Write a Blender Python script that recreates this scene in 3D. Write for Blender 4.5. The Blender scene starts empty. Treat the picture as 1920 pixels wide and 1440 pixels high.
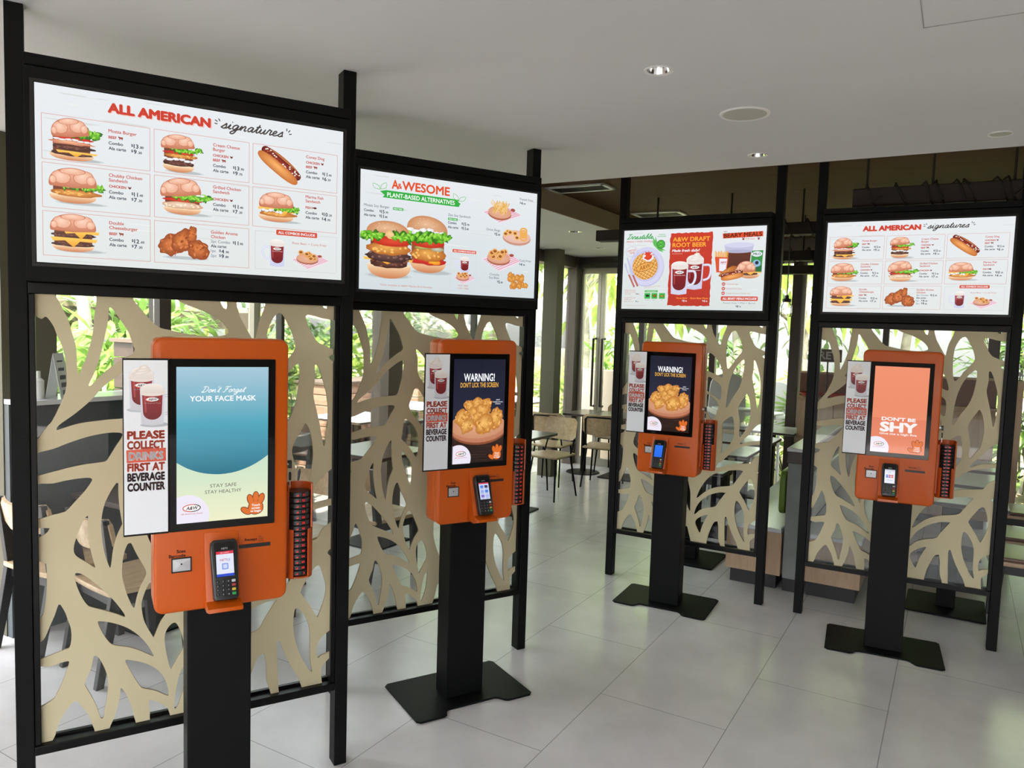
import bpy, bmesh, math, random
from mathutils import Vector, Matrix
from mathutils.geometry import tessellate_polygon

C = bpy.context.scene
COL = C.collection
PI = math.pi
rnd = random.Random(7)

# ---------------------------------------------------------------- camera
F_PX, PITCH, ROLL, CAM_H = 1421.52, 0.073938, -0.031043, 1.75523
def make_camera():
    cd = bpy.data.cameras.new('camera'); co = bpy.data.objects.new('camera', cd); COL.objects.link(co)
    cd.sensor_width = 36.0; cd.lens = F_PX / 1920 * 36.0; cd.clip_start = 0.02; cd.clip_end = 300
    cp, sp = math.cos(PITCH), math.sin(PITCH)
    r0, u0, f0 = Vector((1, 0, 0)), Vector((0, sp, cp)), Vector((0, cp, -sp))
    c, s = math.cos(ROLL), math.sin(ROLL)
    r, u = r0 * c - u0 * s, r0 * s + u0 * c
    m = Matrix((r, u, -f0)).transposed().to_4x4(); m.translation = (0, 0, CAM_H)
    co.matrix_world = m
    C.camera = co
make_camera()

# ---------------------------------------------------------------- view, world, sun
vs = C.view_settings
C.display_settings.display_device = 'sRGB'
vs.view_transform = 'Standard'; vs.look = 'None'; vs.gamma = 1.0; vs.exposure = 0.0; vs.use_curve_mapping = False
C.cycles.max_bounces = 10; C.cycles.diffuse_bounces = 5; C.cycles.glossy_bounces = 4
C.cycles.transparent_max_bounces = 24; C.cycles.transmission_bounces = 6
C.cycles.caustics_reflective = False; C.cycles.caustics_refractive = False
C.cycles.sample_clamp_indirect = 6.0

SKY_STRENGTH, SUN_STRENGTH = 6.0, 24.0
w = bpy.data.worlds.new('world'); C.world = w; w.use_nodes = True
nt = w.node_tree; nt.nodes.clear()
wo = nt.nodes.new('ShaderNodeOutputWorld'); bg = nt.nodes.new('ShaderNodeBackground')
sky = nt.nodes.new('ShaderNodeTexSky'); sky.sky_type = 'NISHITA'; sky.sun_disc = False
sky.sun_elevation = math.radians(58); sky.sun_rotation = math.radians(200); sky.air_density = 1.2; sky.dust_density = 3.0
hs = nt.nodes.new('ShaderNodeHueSaturation'); hs.inputs['Saturation'].default_value = 0.28
nt.links.new(sky.outputs[0], hs.inputs['Color']); nt.links.new(hs.outputs[0], bg.inputs['Color'])
bg.inputs['Strength'].default_value = SKY_STRENGTH * 0.30
nt.links.new(bg.outputs[0], wo.inputs[0])

sd = bpy.data.lights.new('sun', 'SUN'); sd.energy = SUN_STRENGTH; sd.angle = math.radians(1.0); sd.color = (1.0, 0.95, 0.86)
so = bpy.data.objects.new('sun', sd); COL.objects.link(so)
so.rotation_euler = Vector((0.10, 0.45, -0.9)).to_track_quat('-Z', 'Y').to_euler()
so['label'] = 'midday sun outside'; so['category'] = 'sun'

# building axes: e1 runs along the back facade, e2 along the left facade
TH = -0.532
def bw(a, b, z=0.0):
    c, s = math.cos(TH), math.sin(TH)
    return Vector((a * c - b * s, a * s + b * c, z))

# ---------------------------------------------------------------- materials
def lin(c):
    c = c / 255.0
    return c / 12.92 if c <= 0.04045 else ((c + 0.055) / 1.055) ** 2.4
def rgb(r, g, b): return (lin(r), lin(g), lin(b), 1.0)
def mat(name, col, rough=0.5, metal=0.0, noise=None, bump=None, spec=0.5, emit=None, estr=0.0, coat=0.0):
    m = bpy.data.materials.new(name); m.use_nodes = True
    t = m.node_tree; p = t.nodes['Principled BSDF']
    p.inputs['Base Color'].default_value = col; p.inputs['Roughness'].default_value = rough
    p.inputs['Metallic'].default_value = metal; p.inputs['Specular IOR Level'].default_value = spec
    p.inputs['Coat Weight'].default_value = coat; p.inputs['Coat Roughness'].default_value = 0.08
    if emit: p.inputs['Emission Color'].default_value = emit; p.inputs['Emission Strength'].default_value = estr
    if noise or bump:
        tc = t.nodes.new('ShaderNodeTexCoord')
    if noise:   # (scale, amount) or (scale, amount, (sx,sy,sz))
        mp = t.nodes.new('ShaderNodeMapping'); t.links.new(tc.outputs['Object'], mp.inputs[0])
        if len(noise) > 2: mp.inputs['Scale'].default_value = noise[2]
        n = t.nodes.new('ShaderNodeTexNoise'); n.inputs['Scale'].default_value = noise[0]; n.inputs['Detail'].default_value = 6
        t.links.new(mp.outputs[0], n.inputs['Vector'])
        mr = t.nodes.new('ShaderNodeMapRange'); mr.inputs['From Min'].default_value = 0.3; mr.inputs['From Max'].default_value = 0.7
        mr.inputs['To Min'].default_value = 1 - noise[1]; mr.inputs['To Max'].default_value = 1 + noise[1]
        t.links.new(n.outputs['Fac'], mr.inputs['Value'])
        mx = t.nodes.new('ShaderNodeVectorMath'); mx.operation = 'SCALE'; mx.inputs[0].default_value = col[:3]
        t.links.new(mr.outputs[0], mx.inputs['Scale']); t.links.new(mx.outputs[0], p.inputs['Base Color'])
    if bump:    # (scale, strength)
        n2 = t.nodes.new('ShaderNodeTexNoise'); n2.inputs['Scale'].default_value = bump[0]; n2.inputs['Detail'].default_value = 3
        t.links.new(tc.outputs['Object'], n2.inputs['Vector'])
        bp = t.nodes.new('ShaderNodeBump'); bp.inputs['Strength'].default_value = bump[1]; bp.inputs['Distance'].default_value = 0.002
        t.links.new(n2.outputs['Fac'], bp.inputs['Height']); t.links.new(bp.outputs[0], p.inputs['Normal'])
    return m
def glass_mat(name, tint, refl=0.6, rough=0.0):
    m = bpy.data.materials.new(name); m.use_nodes = True
    t = m.node_tree; t.nodes.clear()
    o = t.nodes.new('ShaderNodeOutputMaterial'); mx = t.nodes.new('ShaderNodeMixShader')
    tr = t.nodes.new('ShaderNodeBsdfTransparent'); tr.inputs[0].default_value = tint
    gl = t.nodes.new('ShaderNodeBsdfGlossy'); gl.inputs['Roughness'].default_value = rough; gl.inputs[0].default_value = (1, 1, 1, 1)
    lw = t.nodes.new('ShaderNodeFresnel'); lw.inputs['IOR'].default_value = 1.45
    mu = t.nodes.new('ShaderNodeMath'); mu.operation = 'MULTIPLY'; mu.inputs[1].default_value = refl
    t.links.new(lw.outputs[0], mu.inputs[0]); t.links.new(mu.outputs[0], mx.inputs[0])
    t.links.new(tr.outputs[0], mx.inputs[1]); t.links.new(gl.outputs[0], mx.inputs[2]); t.links.new(mx.outputs[0], o.inputs[0])
    return m
def leaf_mat(name, col, trans=0.45, amount=0.35):
    m = bpy.data.materials.new(name); m.use_nodes = True
    t = m.node_tree; t.nodes.clear()
    o = t.nodes.new('ShaderNodeOutputMaterial'); mx = t.nodes.new('ShaderNodeMixShader'); mx.inputs[0].default_value = trans
    d = t.nodes.new('ShaderNodeBsdfPrincipled'); d.inputs['Roughness'].default_value = 0.4
    tl = t.nodes.new('ShaderNodeBsdfTranslucent')
    g = t.nodes.new('ShaderNodeObjectInfo'); tc = t.nodes.new('ShaderNodeTexCoord')
    n = t.nodes.new('ShaderNodeTexNoise'); n.inputs['Scale'].default_value = 5.0; t.links.new(tc.outputs['Object'], n.inputs['Vector'])
    mr = t.nodes.new('ShaderNodeMapRange'); mr.inputs['From Min'].default_value = 0.3; mr.inputs['From Max'].default_value = 0.7
    mr.inputs['To Min'].default_value = 1 - amount; mr.inputs['To Max'].default_value = 1 + amount
    t.links.new(n.outputs['Fac'], mr.inputs['Value'])
    sc = t.nodes.new('ShaderNodeVectorMath'); sc.operation = 'SCALE'; sc.inputs[0].default_value = col[:3]
    t.links.new(mr.outputs[0], sc.inputs['Scale'])
    t.links.new(sc.outputs[0], d.inputs['Base Color']); t.links.new(sc.outputs[0], tl.inputs['Color'])
    t.links.new(d.outputs[0], mx.inputs[1]); t.links.new(tl.outputs[0], mx.inputs[2]); t.links.new(mx.outputs[0], o.inputs[0])
    return m
def print_mat(name, lit, rough=0.3, strength=1.0):
    """shows the colours of a picture held in the mesh: lit for a display, ink for a printed board"""
    m = bpy.data.materials.new(name); m.use_nodes = True
    t = m.node_tree; p = t.nodes['Principled BSDF']; a = t.nodes.new('ShaderNodeVertexColor'); a.layer_name = 'ink'
    p.inputs['Roughness'].default_value = rough
    if lit:
        p.inputs['Base Color'].default_value = (0.01, 0.01, 0.01, 1); p.inputs['Specular IOR Level'].default_value = 0.35
        t.links.new(a.outputs['Color'], p.inputs['Emission Color']); p.inputs['Emission Strength'].default_value = strength
    else:
        t.links.new(a.outputs['Color'], p.inputs['Base Color'])
    return m
def wood_mat(name, col, col2, rough=0.4, scale=3.0, stretch=(1, 12, 12), spec=0.5):
    m = bpy.data.materials.new(name); m.use_nodes = True
    t = m.node_tree; p = t.nodes['Principled BSDF']; p.inputs['Roughness'].default_value = rough; p.inputs['Specular IOR Level'].default_value = spec
    tc = t.nodes.new('ShaderNodeTexCoord'); mp = t.nodes.new('ShaderNodeMapping'); mp.inputs['Scale'].default_value = stretch
    n = t.nodes.new('ShaderNodeTexNoise'); n.inputs['Scale'].default_value = scale; n.inputs['Detail'].default_value = 8; n.inputs['Distortion'].default_value = 0.8
    r = t.nodes.new('ShaderNodeValToRGB'); r.color_ramp.elements[0].position = 0.35; r.color_ramp.elements[1].position = 0.65
    r.color_ramp.elements[0].color = col; r.color_ramp.elements[1].color = col2
    t.links.new(tc.outputs['Object'], mp.inputs[0]); t.links.new(mp.outputs[0], n.inputs['Vector'])
    t.links.new(n.outputs['Fac'], r.inputs[0]); t.links.new(r.outputs[0], p.inputs['Base Color'])
    return m
def floor_mat():
    m = bpy.data.materials.new('floor_tile'); m.use_nodes = True
    t = m.node_tree; p = t.nodes['Principled BSDF']
    tc = t.nodes.new('ShaderNodeTexCoord'); mp = t.nodes.new('ShaderNodeMapping')
    mp.inputs['Rotation'].default_value = (0, 0, -PI / 2); mp.inputs['Location'].default_value = (0.32, 0.42 + 0.605, 0)
    t.links.new(tc.outputs['Object'], mp.inputs[0])
    br = t.nodes.new('ShaderNodeTexBrick'); br.inputs['Scale'].default_value = 1.0; br.inputs['Mortar Size'].default_value = 0.0022
    br.inputs['Brick Width'].default_value = 1.21; br.inputs['Row Height'].default_value = 0.605; br.offset = 0.5
    br.inputs['Color1'].default_value = (0.615, 0.595, 0.585, 1); br.inputs['Color2'].default_value = (0.59, 0.572, 0.563, 1)
    br.inputs['Mortar'].default_value = (0.30, 0.29, 0.28, 1); br.inputs['Mortar Smooth'].default_value = 0.2
    t.links.new(mp.outputs[0], br.inputs['Vector'])
    n = t.nodes.new('ShaderNodeTexNoise'); n.inputs['Scale'].default_value = 3.0; n.inputs['Detail'].default_value = 6; n.inputs['Roughness'].default_value = 0.55
    t.links.new(tc.outputs['Object'], n.inputs['Vector'])
    mr = t.nodes.new('ShaderNodeMapRange'); mr.inputs['From Min'].default_value = 0.3; mr.inputs['From Max'].default_value = 0.7
    mr.inputs['To Min'].default_value = 0.90; mr.inputs['To Max'].default_value = 1.08
    t.links.new(n.outputs['Fac'], mr.inputs['Value'])
    sc = t.nodes.new('ShaderNodeVectorMath'); sc.operation = 'SCALE'
    t.links.new(br.outputs['Color'], sc.inputs[0]); t.links.new(mr.outputs[0], sc.inputs['Scale']); t.links.new(sc.outputs[0], p.inputs['Base Color'])
    r2 = t.nodes.new('ShaderNodeMapRange'); r2.inputs['From Min'].default_value = 0.3; r2.inputs['From Max'].default_value = 0.7
    r2.inputs['To Min'].default_value = 0.195; r2.inputs['To Max'].default_value = 0.235
    t.links.new(n.outputs['Fac'], r2.inputs['Value']); t.links.new(r2.outputs[0], p.inputs['Roughness'])
    p.inputs['Specular IOR Level'].default_value = 0.45
    return m

M = dict(
    floor=floor_mat(),
    ceiling=mat('white_plaster', (0.60, 0.60, 0.60, 1), 0.9, noise=(1.5, 0.02)),
    ceiling_brown=wood_mat('brown_ceiling_board', (0.060, 0.025, 0.009, 1), (0.074, 0.032, 0.012, 1), 0.7, 1.2, (1, 6, 6), 0.1),
    bulkhead=mat('tan_fascia', (0.30, 0.215, 0.145, 1), 0.7),
    olive=mat('olive_paint', (0.085, 0.078, 0.045, 1), 0.6),
    taupe=mat('taupe_paint', (0.125, 0.10, 0.082, 1), 0.6),
    black=mat('black_powder_coat', (0.0032, 0.0036, 0.0036, 1), 0.5, bump=(900, 0.25), spec=0.14),
    black_frame=mat('black_frame', (0.0035, 0.0035, 0.0035, 1), 0.34, spec=0.18),
    bezel=mat('dark_grey_bezel', (0.014, 0.014, 0.013, 1), 0.4, spec=0.3),
    cream=mat('cream_cut_board', (0.53, 0.47, 0.30, 1), 0.6),
    cream_edge=mat('cream_board_edge', (0.30, 0.22, 0.13, 1), 0.7),
    glass=glass_mat('clear_glass', (0.94, 0.95, 0.945, 1), 0.8),
    window_glass=glass_mat('window_glass', (0.95, 0.96, 0.95, 1), 0.6),
    orange=mat('orange_enamel', (0.50, 0.083, 0.003, 1), 0.32, coat=0.05, spec=0.32),
    orange_in=mat('orange_enamel_matt', (0.46, 0.070, 0.008, 1), 0.4),
    black_glass=mat('black_glass', (0.003, 0.003, 0.003, 1), 0.05, spec=0.35),
    black_plastic=mat('black_plastic', (0.012, 0.012, 0.013, 1), 0.3),
    dark_slot=mat('dark_slot', (0.006, 0.005, 0.005, 1), 0.7),
    steel=mat('brushed_steel', (0.55, 0.56, 0.58, 1), 0.3, 0.9),
    silver=mat('silver_plastic', (0.52, 0.53, 0.55, 1), 0.35, 0.3),
    red_led=mat('red_led', (0.05, 0.0, 0.0, 1), 0.4, emit=(1.0, 0.03, 0.03, 1), estr=1.2),
    white_ink=mat('white_ink', (0.8, 0.8, 0.8, 1), 0.5),
    dark_ink=mat('dark_ink', (0.05, 0.015, 0.01, 1), 0.5),
    lit=print_mat('lit_display', True, 0.35, 1.0),
    lit_touch=print_mat('lit_touchscreen', True, 0.06, 1.0),
    ink=print_mat('printed_board', False, 0.45),
    plywood=wood_mat('oak_plywood', (0.40, 0.27, 0.15, 1), (0.52, 0.37, 0.22, 1), 0.35, 2.5, (14, 2, 14)),
    plywood_pale=wood_mat('pale_ash', (0.36, 0.255, 0.145, 1), (0.48, 0.355, 0.215, 1), 0.35, 2.5, (14, 2, 14)),
    laminate=mat('walnut_laminate', (0.115, 0.085, 0.072, 1), 0.28, noise=(6, 0.15, (1, 8, 1))),
    laminate_edge=mat('walnut_edge', (0.055, 0.035, 0.028, 1), 0.45),
    white_top=mat('white_quartz', (0.66, 0.66, 0.68, 1), 0.22),
    terrace_top=mat('terrace_table_top', (0.62, 0.63, 0.65, 1), 0.25),
    oak_panel=wood_mat('oak_panel', (0.42, 0.285, 0.18, 1), (0.50, 0.35, 0.235, 1), 0.45, 2.0, (10, 10, 1)),
    plinth=mat('black_plinth', (0.014, 0.014, 0.015, 1), 0.5),
    concrete=mat('grey_concrete', (0.20, 0.215, 0.21, 1), 0.6, noise=(5, 0.12)),
    green_pad=mat('green_vinyl', (0.10, 0.17, 0.015, 1), 0.45),
    grey_pad=mat('pale_grey_vinyl', (0.52, 0.55, 0.50, 1), 0.4),
    leather=mat('brown_leather', (0.145, 0.055, 0.03, 1), 0.3),
    seat_leather=mat('dusky_leather', (0.17, 0.095, 0.07, 1), 0.35),
    slate=mat('slate_panel', (0.055, 0.068, 0.075, 1), 0.5),
    brown_panel=mat('brown_panel', (0.05, 0.032, 0.026, 1), 0.45),
    beam=wood_mat('dark_timber', (0.012, 0.006, 0.004, 1), (0.022, 0.011, 0.006, 1), 0.7, 3.0, (1, 10, 10)),
    vine=mat('dry_vine', (0.02, 0.013, 0.008, 1), 0.8),
    white_plastic=mat('white_plastic', (0.72, 0.72, 0.70, 1), 0.35),
    white_paper=mat('white_paper', (0.75, 0.76, 0.76, 1), 0.7),
    red_plastic=mat('red_plastic', (0.45, 0.02, 0.02, 1), 0.4),
    jar=glass_mat('jar_glass', (0.96, 0.97, 0.96, 1), 0.9),
    bulb=mat('warm_bulb', (0.8, 0.5, 0.2, 1), 0.3, emit=(1.0, 0.55, 0.2, 1), estr=6.0),
    reflector=mat('lamp_reflector', (0.75, 0.75, 0.74, 1), 0.12, 1.0),
    speaker=mat('speaker_grille', (0.44, 0.44, 0.38, 1), 0.8),
    alu=mat('champagne_aluminium', (0.42, 0.39, 0.33, 1), 0.35, 0.5),
    alu_dark=mat('dark_aluminium', (0.035, 0.03, 0.026, 1), 0.4, 0.3),
    deck=mat('deck_boards', (0.30, 0.28, 0.26, 1), 0.6, noise=(4, 0.15, (1, 8, 1))),
    dark_ground=mat('bounce_dark_ground', (0.045, 0.047, 0.045, 1), 0.9, noise=(3, 0.3)),  # made dark so the unseen ground bounces little light indoors
    ground=mat('garden_soil', (0.30, 0.24, 0.15, 1), 0.9, noise=(3, 0.3)),
    tile_wall=mat('pale_tile_wall', (0.62, 0.66, 0.60, 1), 0.5),
    bark=mat('pale_bark', (0.62, 0.56, 0.46, 1), 0.9, noise=(9, 0.3), bump=(30, 0.6)),
    bark_dark=mat('grey_bark', (0.22, 0.20, 0.16, 1), 0.9, noise=(9, 0.3)),
    post_wood=mat('sunlit_post', (0.60, 0.44, 0.28, 1), 0.7, noise=(4, 0.2, (6, 6, 1))),
    shelter=mat('shelter_roof', (0.50, 0.38, 0.28, 1), 0.8, noise=(3, 0.2, (1, 12, 1))),
    shelter_dark=mat('shelter_fascia', (0.12, 0.085, 0.065, 1), 0.7),
    render_wall=mat('cream_garden_wall', (0.55, 0.47, 0.36, 1), 0.8),
    terrace_wood=wood_mat('terrace_box_wood', (0.30, 0.17, 0.115, 1), (0.38, 0.23, 0.16, 1), 0.6, 2.0, (1, 1, 10)),
    leaf=leaf_mat('broad_leaf', (0.22, 0.36, 0.085, 1), 0.45),
    leaf_lime=leaf_mat('lime_leaf', (0.40, 0.52, 0.13, 1), 0.5),
    leaf_dark=leaf_mat('dark_leaf', (0.065, 0.125, 0.035, 1), 0.35),
    leaf_fan=leaf_mat('fan_leaf', (0.28, 0.42, 0.12, 1), 0.45),
)

# ---------------------------------------------------------------- object helpers
def empty(name, loc=(0, 0, 0), rz=0.0, label=None, cat=None, group=None):
    o = bpy.data.objects.new(name, None); COL.objects.link(o)
    o.empty_display_size = 0.1; o.location = loc; o.rotation_euler = (0, 0, rz)
    if label: tag(o, label, cat, group)
    return o
def tag(o, label=None, cat=None, group=None, kind=None):
    if label: o['label'] = label
    if cat: o['category'] = cat
    if group: o['group'] = group
    if kind: o['kind'] = kind
    return o
def obj(name, bm, mats, parent=None, smooth=None):
    me = bpy.data.meshes.new(name); bm.normal_update(); bm.to_mesh(me); bm.free()
    for m in (mats if isinstance(mats, (list, tuple)) else [mats]): me.materials.append(M[m] if isinstance(m, str) else m)
    o = bpy.data.objects.new(name, me); COL.objects.link(o)
    if parent: o.parent = parent
    if smooth is not None:
        for p in me.polygons: p.use_smooth = True
        try: me.set_sharp_from_angle(angle=math.radians(smooth))
        except Exception: pass
    return o
def struct(name, bm, mats, smooth=None):
    o = obj(name, bm, mats, None, smooth); o['kind'] = 'structure'; return o
def copy_tree(o, parent=None):
    c = o.copy(); COL.objects.link(c)
    if parent: c.parent = parent
    for ch in list(o.children): copy_tree(ch, c)
    return c
def nb(): return bmesh.new()

def tf(verts, m):
    for v in verts: v.co = m @ v.co
def add_box(bm, x0, x1, y0, y1, z0, z1, m=None, mi=0, bev=0.0, seg=2):
    r = bmesh.ops.create_cube(bm, size=1.0); vs_ = r['verts']
    for v in vs_: v.co = Vector(((x0 + x1) / 2 + v.co.x * (x1 - x0), (y0 + y1) / 2 + v.co.y * (y1 - y0), (z0 + z1) / 2 + v.co.z * (z1 - z0)))
    fs = {f for v in vs_ for f in v.link_faces}
    for f in fs: f.material_index = mi
    if bev:
        es = list({e for v in vs_ for e in v.link_edges})
        rr = bmesh.ops.bevel(bm, geom=es, offset=bev, segments=seg, affect='EDGES', profile=0.5)
        vs_ = list({v for f in rr['faces'] for v in f.verts} | {v for v in vs_ if v.is_valid})
        for f in rr['faces']: f.material_index = mi
    if m: tf(vs_, m)
    return vs_
def add_prism(bm, pts, d0, d1, axis='y', m=None, mi=0, bev=0.0, seg=2):
    """extrude a 2D outline: axis y -> pts are (x,z); z -> (x,y); x -> (y,z)"""
    def P(p, d):
        return Vector((p[0], d, p[1])) if axis == 'y' else (Vector((p[0], p[1], d)) if axis == 'z' else Vector((d, p[0], p[1])))
    a = [bm.verts.new(P(p, d0)) for p in pts]; b = [bm.verts.new(P(p, d1)) for p in pts]
    n = len(pts); fs = [bm.faces.new(a), bm.faces.new(list(reversed(b)))]
    caps = list(fs)
    for i in range(n): fs.append(bm.faces.new((a[i], b[i], b[(i + 1) % n], a[(i + 1) % n])))
    bmesh.ops.recalc_face_normals(bm, faces=fs)
    for f in fs: f.material_index = mi
    vs_ = a + b
    if bev:
        es = list({e for f in caps for e in f.edges})
        rr = bmesh.ops.bevel(bm, geom=es, offset=bev, segments=seg, affect='EDGES', profile=0.5)
        for f in rr['faces']: f.material_index = mi
        vs_ = list({v for f in rr['faces'] for v in f.verts} | {v for v in vs_ if v.is_valid})
    if m: tf(vs_, m)
    return vs_
def add_cyl(bm, p0, p1, r0, r1=None, seg=16, mi=0, caps=True):
    p0, p1 = Vector(p0), Vector(p1); r1 = r0 if r1 is None else r1
    d = p1 - p0; q = d.to_track_quat('Z', 'Y').to_matrix()
    a, b = [], []
    for i in range(seg):
        t = 2 * PI * i / seg; e = Vector((math.cos(t), math.sin(t), 0))
        a.append(bm.verts.new(p0 + q @ (e * r0))); b.append(bm.verts.new(p1 + q @ (e * r1)))
    fs = [bm.faces.new((a[i], a[(i + 1) % seg], b[(i + 1) % seg], b[i])) for i in range(seg)]
    if caps: fs += [bm.faces.new(list(reversed(a))), bm.faces.new(b)]
    for f in fs: f.material_index = mi
    return a + b
def add_tube(bm, pts, r, seg=8, mi=0):
    pts = [Vector(p) for p in pts]; rings = []
    rs = r if isinstance(r, (list, tuple)) else [r] * len(pts)
    for i, p in enumerate(pts):
        d = (pts[min(i + 1, len(pts) - 1)] - pts[max(i - 1, 0)]).normalized()
        up = Vector((0, 0, 1)) if abs(d.z) < 0.95 else Vector((1, 0, 0))
        x = d.cross(up).normalized(); y = d.cross(x).normalized()
        rings.append([bm.verts.new(p + (x * math.cos(2 * PI * k / seg) + y * math.sin(2 * PI * k / seg)) * rs[i]) for k in range(seg)])
    fs = []
    for i in range(len(rings) - 1):
        for k in range(seg): fs.append(bm.faces.new((rings[i][k], rings[i][(k + 1) % seg], rings[i + 1][(k + 1) % seg], rings[i + 1][k])))
    fs += [bm.faces.new(rings[0]), bm.faces.new(list(reversed(rings[-1])))]
    bmesh.ops.recalc_face_normals(bm, faces=fs)
    for f in fs: f.material_index = mi
def add_lathe(bm, prof, c=(0, 0, 0), seg=24, mi=0):
    rings = []
    for r, z in prof:
        rings.append([bm.verts.new((c[0] + max(r, 1e-4) * math.cos(2 * PI * k / seg), c[1] + max(r, 1e-4) * math.sin(2 * PI * k / seg), c[2] + z)) for k in range(seg)])
    for i in range(len(rings) - 1):
        for k in range(seg):
            f = bm.faces.new((rings[i][k], rings[i][(k + 1) % seg], rings[i + 1][(k + 1) % seg], rings[i + 1][k])); f.material_index = mi
def box_obj(name, x0, x1, y0, y1, z0, z1, mats, parent=None, bev=0.0, seg=2):
    bm = nb(); add_box(bm, x0, x1, y0, y1, z0, z1, bev=bev, seg=seg); return obj(name, bm, mats, parent)
def rrect_pts(x0, x1, z0, z1, r, n=5):
    out = []
    for cx, cz, a0 in ((x1 - r, z1 - r, 0), (x0 + r, z1 - r, PI / 2), (x0 + r, z0 + r, PI), (x1 - r, z0 + r, 1.5 * PI)):
        for i in range(n + 1):
            t = a0 + PI / 2 * i / n; out.append((cx + r * math.cos(t), cz + r * math.sin(t)))
    return out
def smooth_closed(pts, n=5):
    out = []; L = len(pts)
    for i in range(L):
        p0, p1, p2, p3 = pts[i - 1], pts[i], pts[(i + 1) % L], pts[(i + 2) % L]
        for k in range(n):
            t = k / n; t2, t3 = t * t, t * t * t
            out.append(tuple(0.5 * (2 * p1[j] + (p2[j] - p0[j]) * t + (2 * p0[j] - 5 * p1[j] + 4 * p2[j] - p3[j]) * t2 + (3 * p1[j] - p0[j] - 3 * p2[j] + p3[j]) * t3) for j in (0, 1)))
    return out
def smooth_open(pts, n=6):
    out = []; L = len(pts)
    for i in range(L - 1):
        p0, p1, p2, p3 = pts[max(i - 1, 0)], pts[i], pts[i + 1], pts[min(i + 2, L - 1)]
        for k in range(n):
            t = k / n; t2, t3 = t * t, t * t * t
            out.append(tuple(0.5 * (2 * p1[j] + (p2[j] - p0[j]) * t + (2 * p0[j] - 5 * p1[j] + 4 * p2[j] - p3[j]) * t2 + (3 * p1[j] - p0[j] - 3 * p2[j] + p3[j]) * t3) for j in (0, 1)))
    out.append(tuple(pts[-1])); return out

# ---------------------------------------------------------------- lettering
_text_cache = {}
BOLD = ((-1, 0), (1, 0), (0, 1), (0, -1), (-0.7, 0.7), (0.7, -0.7), (0.7, 0.7), (-0.7, -0.7))
def text_shape(s, bold):
    """flat outline of a string at cap height 1: (verts2d, faces, x0, x1)"""
    key = (s, round(bold, 3))
    if key in _text_cache: return _text_cache[key]
    def conv(st, bold):
        cu = bpy.data.curves.new('t', 'FONT'); cu.body = st; cu.size = 1.0; cu.resolution_u = 3
        o = bpy.data.objects.new('t', cu); COL.objects.link(o)
        dg = bpy.context.evaluated_depsgraph_get(); dg.update()
        me = bpy.data.meshes.new_from_object(o.evaluated_get(dg))
        vv = [(v.co.x, v.co.y) for v in me.vertices]; ff = [tuple(p.vertices) for p in me.polygons]
        bpy.data.objects.remove(o); bpy.data.curves.remove(cu); bpy.data.meshes.remove(me)
        return vv, ff
    if '_cap' not in _text_cache:
        vv, _ = conv('H', 0.0)
        _text_cache['_cap'] = max(y for _, y in vv)
    cap = _text_cache['_cap']
    vv, ff = conv(s, bold)
    vv = [(x / cap, y / cap) for x, y in vv]
    if bold:
        n0 = len(vv); b = bold * 1.25; base, bf = list(vv), list(ff); vv, ff = [], []
        for k, (dx, dy) in enumerate(BOLD):
            vv += [(x + dx * b, y + dy * b) for x, y in base]; ff += [tuple(q + k * n0 for q in f) for f in bf]
    xs = [x for x, _ in vv] or [0, 1]
    _text_cache[key] = (vv, ff, min(xs), max(xs))
    return _text_cache[key]

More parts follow.
